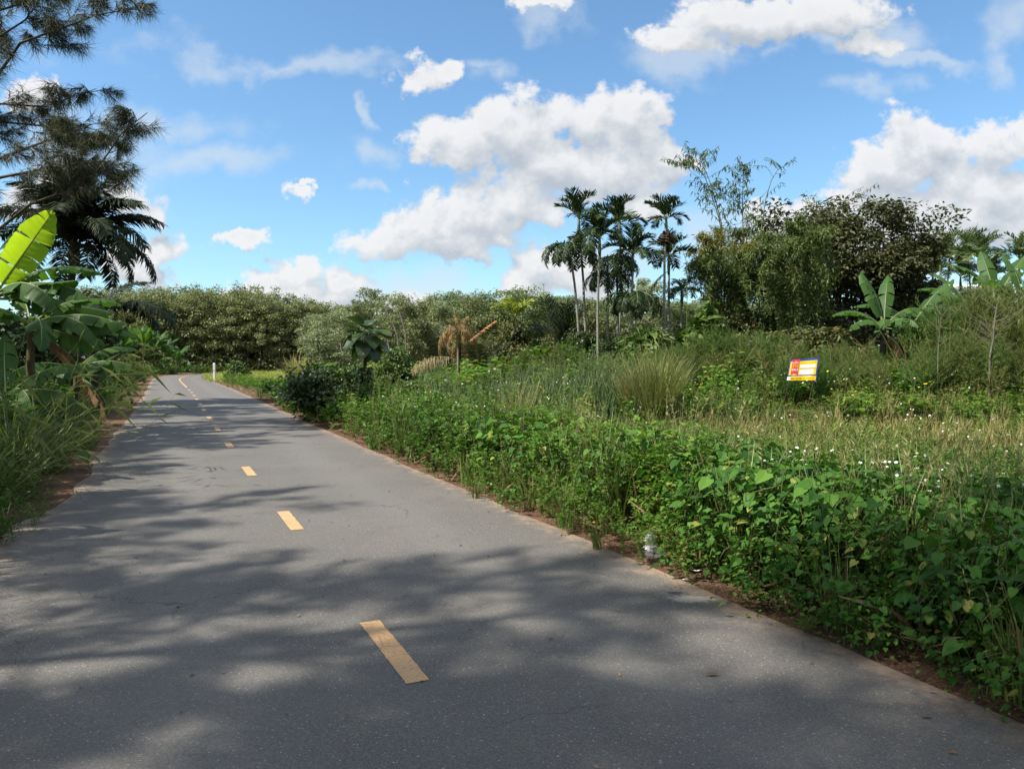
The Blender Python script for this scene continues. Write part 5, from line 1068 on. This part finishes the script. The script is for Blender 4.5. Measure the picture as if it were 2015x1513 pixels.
for (x, y, s_, rz, lab) in [(-8.2, -3.2, 1.05, 1.3, 'casuarina tree behind the viewer on the left verge'), (-13.5, 4.8, 1.0, 2.4, 'casuarina tree set back left of the near banana plants'), (-15.2, 12.8, .95, 2.9, 'casuarina tree shading the bananas from beyond the left edge'), (-15.5, 9.0, .9, 4.4, 'casuarina tree set back behind the left verge grasses'), (-20.5, 21.5, 1.15, 3.9, 'casuarina tree behind the tree with the hanging branches'), (-5.2, -6.5, 1.0, 5.0, 'casuarina tree furthest behind the viewer'), (-8.8, -.9, (1.05, 1.05, 1.38), 3.3, 'tallest casuarina tree beside the viewer on the left verge')]:
    copy_thing(proto, (x, y, -.05), lab, rz, s_)

# ------------------------------------------------------------------ sale banner
M_blue = plainmat('banner_blue', (.035, .055, .27), .5, .15, 3); M_yel = plainmat('banner_yellow', (.86, .52, .0), .5, .06, 3); M_red = plainmat('banner_red', (.62, .035, .06), .5, .1, 3); M_wh = plainmat('banner_white', (.74, .74, .76), .5, .04, 5)
M_or = plainmat('banner_orange', (.90, .42, .02), .5, .05); M_ink = plainmat('banner_ink', (.14, .09, .02), .6, .1); M_pk = plainmat('banner_pink', (.80, .30, .33), .5, .1)
Ys = 19.6; BLc = np.array(at(1548, 749, Ys)); BRc = np.array(at(1606, 748, Ys - .15)); TLc = np.array(at(1555, 708, Ys + .05)); TRc = np.array(at(1612.5, 704, Ys - .1))
org = Vector(BLc); sg = empty('sale_banner', Vector((BLc[0], BLc[1], float(gz(BLc[0], BLc[1])[0]))), 'yellow and blue sale banner with a red ribbon, standing in the weeds', 'sign'); so = np.array(sg.location)
ex = (BRc - BLc); ey = (TLc - BLc); exy = TRc - BRc - ey; nrm = np.cross(ex, ey); nrm /= np.linalg.norm(nrm)
if nrm[1] > 0: nrm = -nrm
def bp(u, v, d): return BLc + u * ex + v * ey + u * v * exy + nrm * (d + .012 * math.sin(u * 9)) - so
def patch(name, pts2, d, mat, parent=None, thick=False):
    """flat coloured panel from (u, v) corners, subdivided so it follows the cloth"""
    A = Acc(); p = np.array(pts2, float)
    if len(p) == 4 and not thick:
        nu = 10; V = []; 
        for i in range(nu + 1):
            f = i / nu; a0 = p[0] + (p[1] - p[0]) * f; a1 = p[3] + (p[2] - p[3]) * f; V += [bp(*a0, d), bp(*a1, d)]
        T = [t for i in range(nu) for t in ((2 * i, 2 * i + 2, 2 * i + 3), (2 * i, 2 * i + 3, 2 * i + 1))]; A.add(V, T)
    else:
        V = [bp(*q, d) for q in p]; A.add(V, [(0, i, i + 1) for i in range(1, len(p) - 1)])
    return A.build(name, [mat], parent or sg)
rect = lambda a, b, c, d_: [(a, b), (c, b), (c, d_), (a, d_)]
A = Acc(); nu = 10; V = [bp(i / nu, v, d) for i in range(nu + 1) for v, d in ((0, 0), (1, 0), (0, -.006), (1, -.006))]; T = []
for i in range(nu):
    a_, c_ = 4 * i, 4 * i + 4; T += [(a_, c_, c_ + 1), (a_, c_ + 1, a_ + 1), (a_ + 2, c_ + 3, c_ + 2), (a_ + 2, a_ + 3, c_ + 3), (a_ + 1, c_ + 1, c_ + 3), (a_ + 1, c_ + 3, a_ + 3), (a_, a_ + 2, c_ + 2), (a_, c_ + 2, c_)]
T += [(0, 1, 3), (0, 3, 2), (4 * nu, 4 * nu + 2, 4 * nu + 3), (4 * nu, 4 * nu + 3, 4 * nu + 1)]; A.add(V, T); A.build('cloth', [M_blue], sg)
patch('panel', rect(.035, .25, .945, .90), .004, M_yel); patch('footer', rect(.02, .005, .975, .185), .004, M_yel); patch('white_stripe', rect(.12, .187, .83, .203), .004, M_wh); patch('white_corner', rect(.0, .02, .11, .17), .007, M_wh)
rb = patch('ribbon', [(.10, .25), (.10, .98), (.34, .98), (.34, .25), (.22, .335)], .008, M_red, thick=True)
A = Acc(); V = [bp(u, v, .008) for u, v in ((.09, .25), (.22, .34), (.34, .25), (.34, .98), (.09, .98))]; A.add(V, [(0, 1, 4), (1, 3, 4), (1, 2, 3)])
rb.data = A.mesh('ribbon', [M_red])
patch('pink_stripe', rect(.105, .80, .335, .86), .011, M_pk); patch('writing_field', rect(.38, .58, .90, .73), .008, M_wh); patch('writing_field', rect(.38, .285, .86, .50), .008, M_wh); patch('heading_line', rect(.37, .80, .92, .83), .008, M_or); patch('divider_line', rect(.36, .525, .93, .555), .008, M_or)
def text(word, u0, v0, u1, v1, mat, name, d=.012):
    cu = bpy.data.curves.new('lettering', 'FONT'); cu.body = word; cu.size = 1; cu.offset = .012; cu.resolution_u = 3
    ob = bpy.data.objects.new('tmp_lettering', cu); COL.objects.link(ob); bpy.context.view_layer.update()
    me = bpy.data.meshes.new_from_object(ob.evaluated_get(bpy.context.evaluated_depsgraph_get())); bpy.data.objects.remove(ob)
    co = np.zeros(len(me.vertices) * 3); me.vertices.foreach_get('co', co); co = co.reshape(-1, 3)
    if len(co) == 0: return False
    mn, mx = co.min(0), co.max(0); q = (co - mn) / np.maximum(mx - mn, 1e-6)
    new = np.array([bp(u0 + (u1 - u0) * a[0], v0 + (v1 - v0) * a[1], d) for a in q]); me.vertices.foreach_set('co', new.ravel()); me.materials.clear(); me.materials.append(mat); me.update()
    o = bpy.data.objects.new(name, me); COL.objects.link(o); o.parent = sg; return True
ok = text('ขาย', .115, .60, .325, .775, M_or, 'thai_lettering'); print('thai', ok)
text('SALE', .11, .455, .33, .56, M_wh, 'lettering'); text('083 510 861-2', .115, .055, .60, .145, M_ink, 'phone_number')
A = Acc()   # small unreadable handwriting at the right of the footer
for k in range(9):
    u = .66 + k * .03; V = [bp(u + .004 * math.sin(k * 3), .06 + .02 * (k % 2), .010), bp(u + .022, .075 + .02 * ((k + 1) % 2), .010), bp(u + .018, .115, .010), bp(u + .004, .10, .010)]; A.add(V, [(0, 1, 2), (0, 2, 3)])
A.build('small_lettering', [M_ink], sg)
for u in (.10, .93):
    A = Acc(); tube(A, [bp(u - .12, -2.0, -.03), bp(u, 0, -.03), bp(u, 1.03, -.03)], [.016, .015, .013], 7, cap=True); A.build('stake', [B_dark], sg)

# ------------------------------------------------------------------ marker post, bag, litter, roof, saplings
M_conc = plainmat('white_painted_concrete', (.66, .65, .62), .7, .15, 8); M_blk = plainmat('black_paint', (.03, .03, .03), .6, .1)
b = at(421.5, 710, 62); b.z = -.03; e = empty('marker_post', b, 'white roadside marker post on the right of the bend', 'post'); A = Acc(); h = 1.7 - 0 / F * 62 - .0
A = Acc(); V = np.array([(x * w_, y * w_, z) for z, w_ in ((0, .085), (1.50, .08), (1.56, .04)) for x, y in ((-1, -1), (1, -1), (1, 1), (-1, 1))]); T = []
for k in range(2):
    for i in range(4): j = (i + 1) % 4; T += [(4 * k + i, 4 * k + j, 4 * k + 4 + j), (4 * k + i, 4 * k + 4 + j, 4 * k + 4 + i)]
T += [(8, 9, 10), (8, 10, 11)]; A.add(V, T); A.build('shaft', [M_conc], e); A = Acc()
for i in range(4):
    pass
box(A, (0, -.088, .95), (.06, .012, .10)); A.build('reflector', [M_red], e)
M_bag, N = newmat('thin_plastic'); p = N.n('ShaderNodeBsdfPrincipled'); p.inputs['Base Color'].default_value = (.75, .76, .78, 1); p.inputs['Roughness'].default_value = .25
t_ = N.n('ShaderNodeBsdfTranslucent'); t_.inputs[0].default_value = (.8, .8, .82, 1); tr_ = N.n('ShaderNodeBsdfTransparent'); mx = N.n('ShaderNodeMixShader'); mx.inputs[0].default_value = .3
mx2 = N.n('ShaderNodeMixShader'); mx2.inputs[0].default_value = .5; M_bag.node_tree.links.new(p.outputs[0], mx.inputs[1]); M_bag.node_tree.links.new(t_.outputs[0], mx.inputs[2]); M_bag.node_tree.links.new(mx.outputs[0], mx2.inputs[1]); M_bag.node_tree.links.new(tr_.outputs[0], mx2.inputs[2]); finish(M_bag, N, mx2.outputs[0])
b = gnd(1282, 1100); A = Acc(); nl, nr = 15, 18; V = []
prof = np.interp(np.linspace(0, 1, nl), [0, .1, .3, .5, .65, .8, 1], [.02, .065, .075, .035, .04, .03, .006])
for i in range(nl):
    for j in range(nr):
        a_ = 2 * PI * j / nr; r_ = prof[i] * (1 + .30 * math.sin(a_ * 3 + i * .9) + .18 * math.sin(a_ * 7 + i * 2.1)); z = .005 + .25 * i / (nl - 1)
        V.append((r_ * math.cos(a_) * 1.1 + .02 * math.sin(i * .5), r_ * math.sin(a_) * .7, z))
T = [t for i in range(nl - 1) for j in range(nr) for t in ((i * nr + j, i * nr + (j + 1) % nr, (i + 1) * nr + (j + 1) % nr), (i * nr + j, (i + 1) * nr + (j + 1) % nr, (i + 1) * nr + j))]
A.add(V, T, .5, 0, True); tag(A.build('plastic_bag', [M_bag], None, (b.x, b.y, b.z)), 'crumpled clear plastic bag caught at the foot of the right hedge', 'plastic bag')
def scrap(lab, px, py, s_, mat, name='litter_scrap', cat='litter', z=.01):
    b = gnd(px, py); A = Acc(); n = 7; a_ = np.arange(n) * 2 * PI / n; r_ = rand(n, .6, 1.2); V = np.vstack([[0, 0, .25], np.stack([np.cos(a_) * r_ * 1.3, np.sin(a_) * r_ * .6, rand(n, 0, .3)], 1)]) * s_
    A.add(V, [(0, i + 1, (i + 1) % n + 1) for i in range(n)]); return tag(A.build(name, [mat], None, (b.x, b.y, z)), lab, cat)
scrap('pale scrap on the red soil just left of the mortar splash', 1352, 1142, .035, M_conc); scrap('tiny white scrap under the hedge above the mortar splash', 1372, 1125, .03, M_conc); scrap('white scrap lying on the far right verge before the bend', 473, 766, .16, M_conc)
scrap('brown fallen leaf on the asphalt at lower right', 1400, 1330, .03, G_brown, 'fallen_leaf', 'leaf'); scrap('orange fallen leaf near the lower right road edge', 1822, 1412, .02, L_band, 'fallen_leaf', 'leaf')
M_roof = plainmat('pale_roof_sheet', (.62, .62, .62), .5, .15, 2); M_wall = plainmat('house_wall', (.42, .40, .36), .9, .2, 1)
b = at(1890, 710, 46); b.z = .6; e = empty('small_house', b, 'pale-roofed small house hidden behind the brush and arecas', 'house'); zt = 1.7 + (710 - 560) / F * 46 - .6
A = Acc(); box(A, (0, 0, (zt - .9) / 2), (4.2, 3.4, zt - .9)); A.build('wall', [M_wall], e)
A = Acc(); V = [(-2.5, -2.1, zt - .9), (2.5, -2.1, zt - .9), (2.5, 0, zt), (-2.5, 0, zt), (-2.5, 2.1, zt - .9), (2.5, 2.1, zt - .9)]; V += [(x, y, z - .08) for x, y, z in V]
T = [(0, 1, 2), (0, 2, 3), (3, 2, 5), (3, 5, 4), (6, 8, 7), (6, 9, 8), (9, 11, 8), (9, 10, 11), (0, 6, 7), (0, 7, 1), (4, 5, 11), (4, 11, 10), (0, 3, 9), (0, 9, 6), (3, 4, 10), (3, 10, 9), (1, 7, 8), (1, 8, 2), (2, 8, 11), (2, 11, 5)]; A.add(V, T); A.build('roof', [M_roof], e)
A = Acc(); box(A, (-.9, -1.715, 1.5), (1.0, .04, 1.0)); A.build('window', [M_blk], e)
scr = at(973, 724, 30); A = Acc(); nn = 8; a_ = np.arange(nn) * 2 * PI / nn; A.add(np.vstack([[0, 0, .14]] + [[(math.cos(q) * .22, math.sin(q) * .15, .10)] for q in a_] + [[(math.cos(q) * .25, math.sin(q) * .17, 0)] for q in a_]), [(0, i + 1, (i + 1) % nn + 1) for i in range(nn)] + [x for i in range(nn) for x in ((i + 1, i + 9, (i + 1) % nn + 9), (i + 1, (i + 1) % nn + 9, (i + 1) % nn + 1))], .5, 0, True)
tag(A.build('white_sack', [M_conc], None, (scr.x, scr.y, scr.z - .15)), 'white filled sack lying in the brush right of the young grey palm', 'sack')
def sapling(lab, pl, Y_, rad, mat=B_rub, group='bare pale saplings', twigs=12):
    pts_ = [np.array(at(x, y, Y_)) for x, y in pl]; b = Vector(pts_[0]); b.z = float(gz(b.x, b.y)[0]) - .02; A = Acc(); c = np.array([[0, 0, 0]] + [q - np.array(b) for q in pts_[1:]]); tube(A, c, np.linspace(rad, rad * .3, len(c)), 5); e = empty('bare_sapling', b, lab, 'sapling', group); A.build('stem', [mat], e)
    A = Acc()
    for k in range(twigs): t = random.uniform(.35, 1); q = np.array([np.interp(t, np.linspace(0, 1, len(c)), c[:, j]) for j in range(3)]); a_ = random.choice([0, PI]) + rng.normal(0, .6); L = random.uniform(.3, .8); tube(A, curve(q, q + (math.cos(a_) * L, math.sin(a_) * L, L * .8), .1, 4), [.008, .006, .004, .002], 3)
    if twigs: A.build('twigs', [mat], e)
sapling('bare pale sapling with a kinked stem at far right', [(1947, 745), (1948, 700), (1955, 665), (1957, 630), (1962, 600)], 19.6, .028)
sapling('thinner bare sapling right of the kinked one', [(1962, 742), (1960, 705), (1956, 670), (1950, 640)], 19.8, .016)
sapling('thin bare stem standing in the brush right of the banana plant', [(1845, 740), (1846, 690), (1850, 645), (1852, 620)], 20, .014)
sapling('thin pale stake among the flowers below the dead palm', [(883, 765), (882, 745), (881, 728)], 20, .014, twigs=0)
sapling('pale bare stem slanting up left in the middle tree line', [(790, 690), (782, 660), (770, 630), (757, 612)], 50, .07, twigs=5)
sapling('pale bare stem slanting up behind the round green bush', [(800, 690), (798, 655), (790, 625), (780, 600)], 50, .07, twigs=5)
sapling('pale bare stem leaning left behind the round green bush', [(775, 690), (762, 660), (748, 632), (740, 615)], 51, .06, twigs=5)
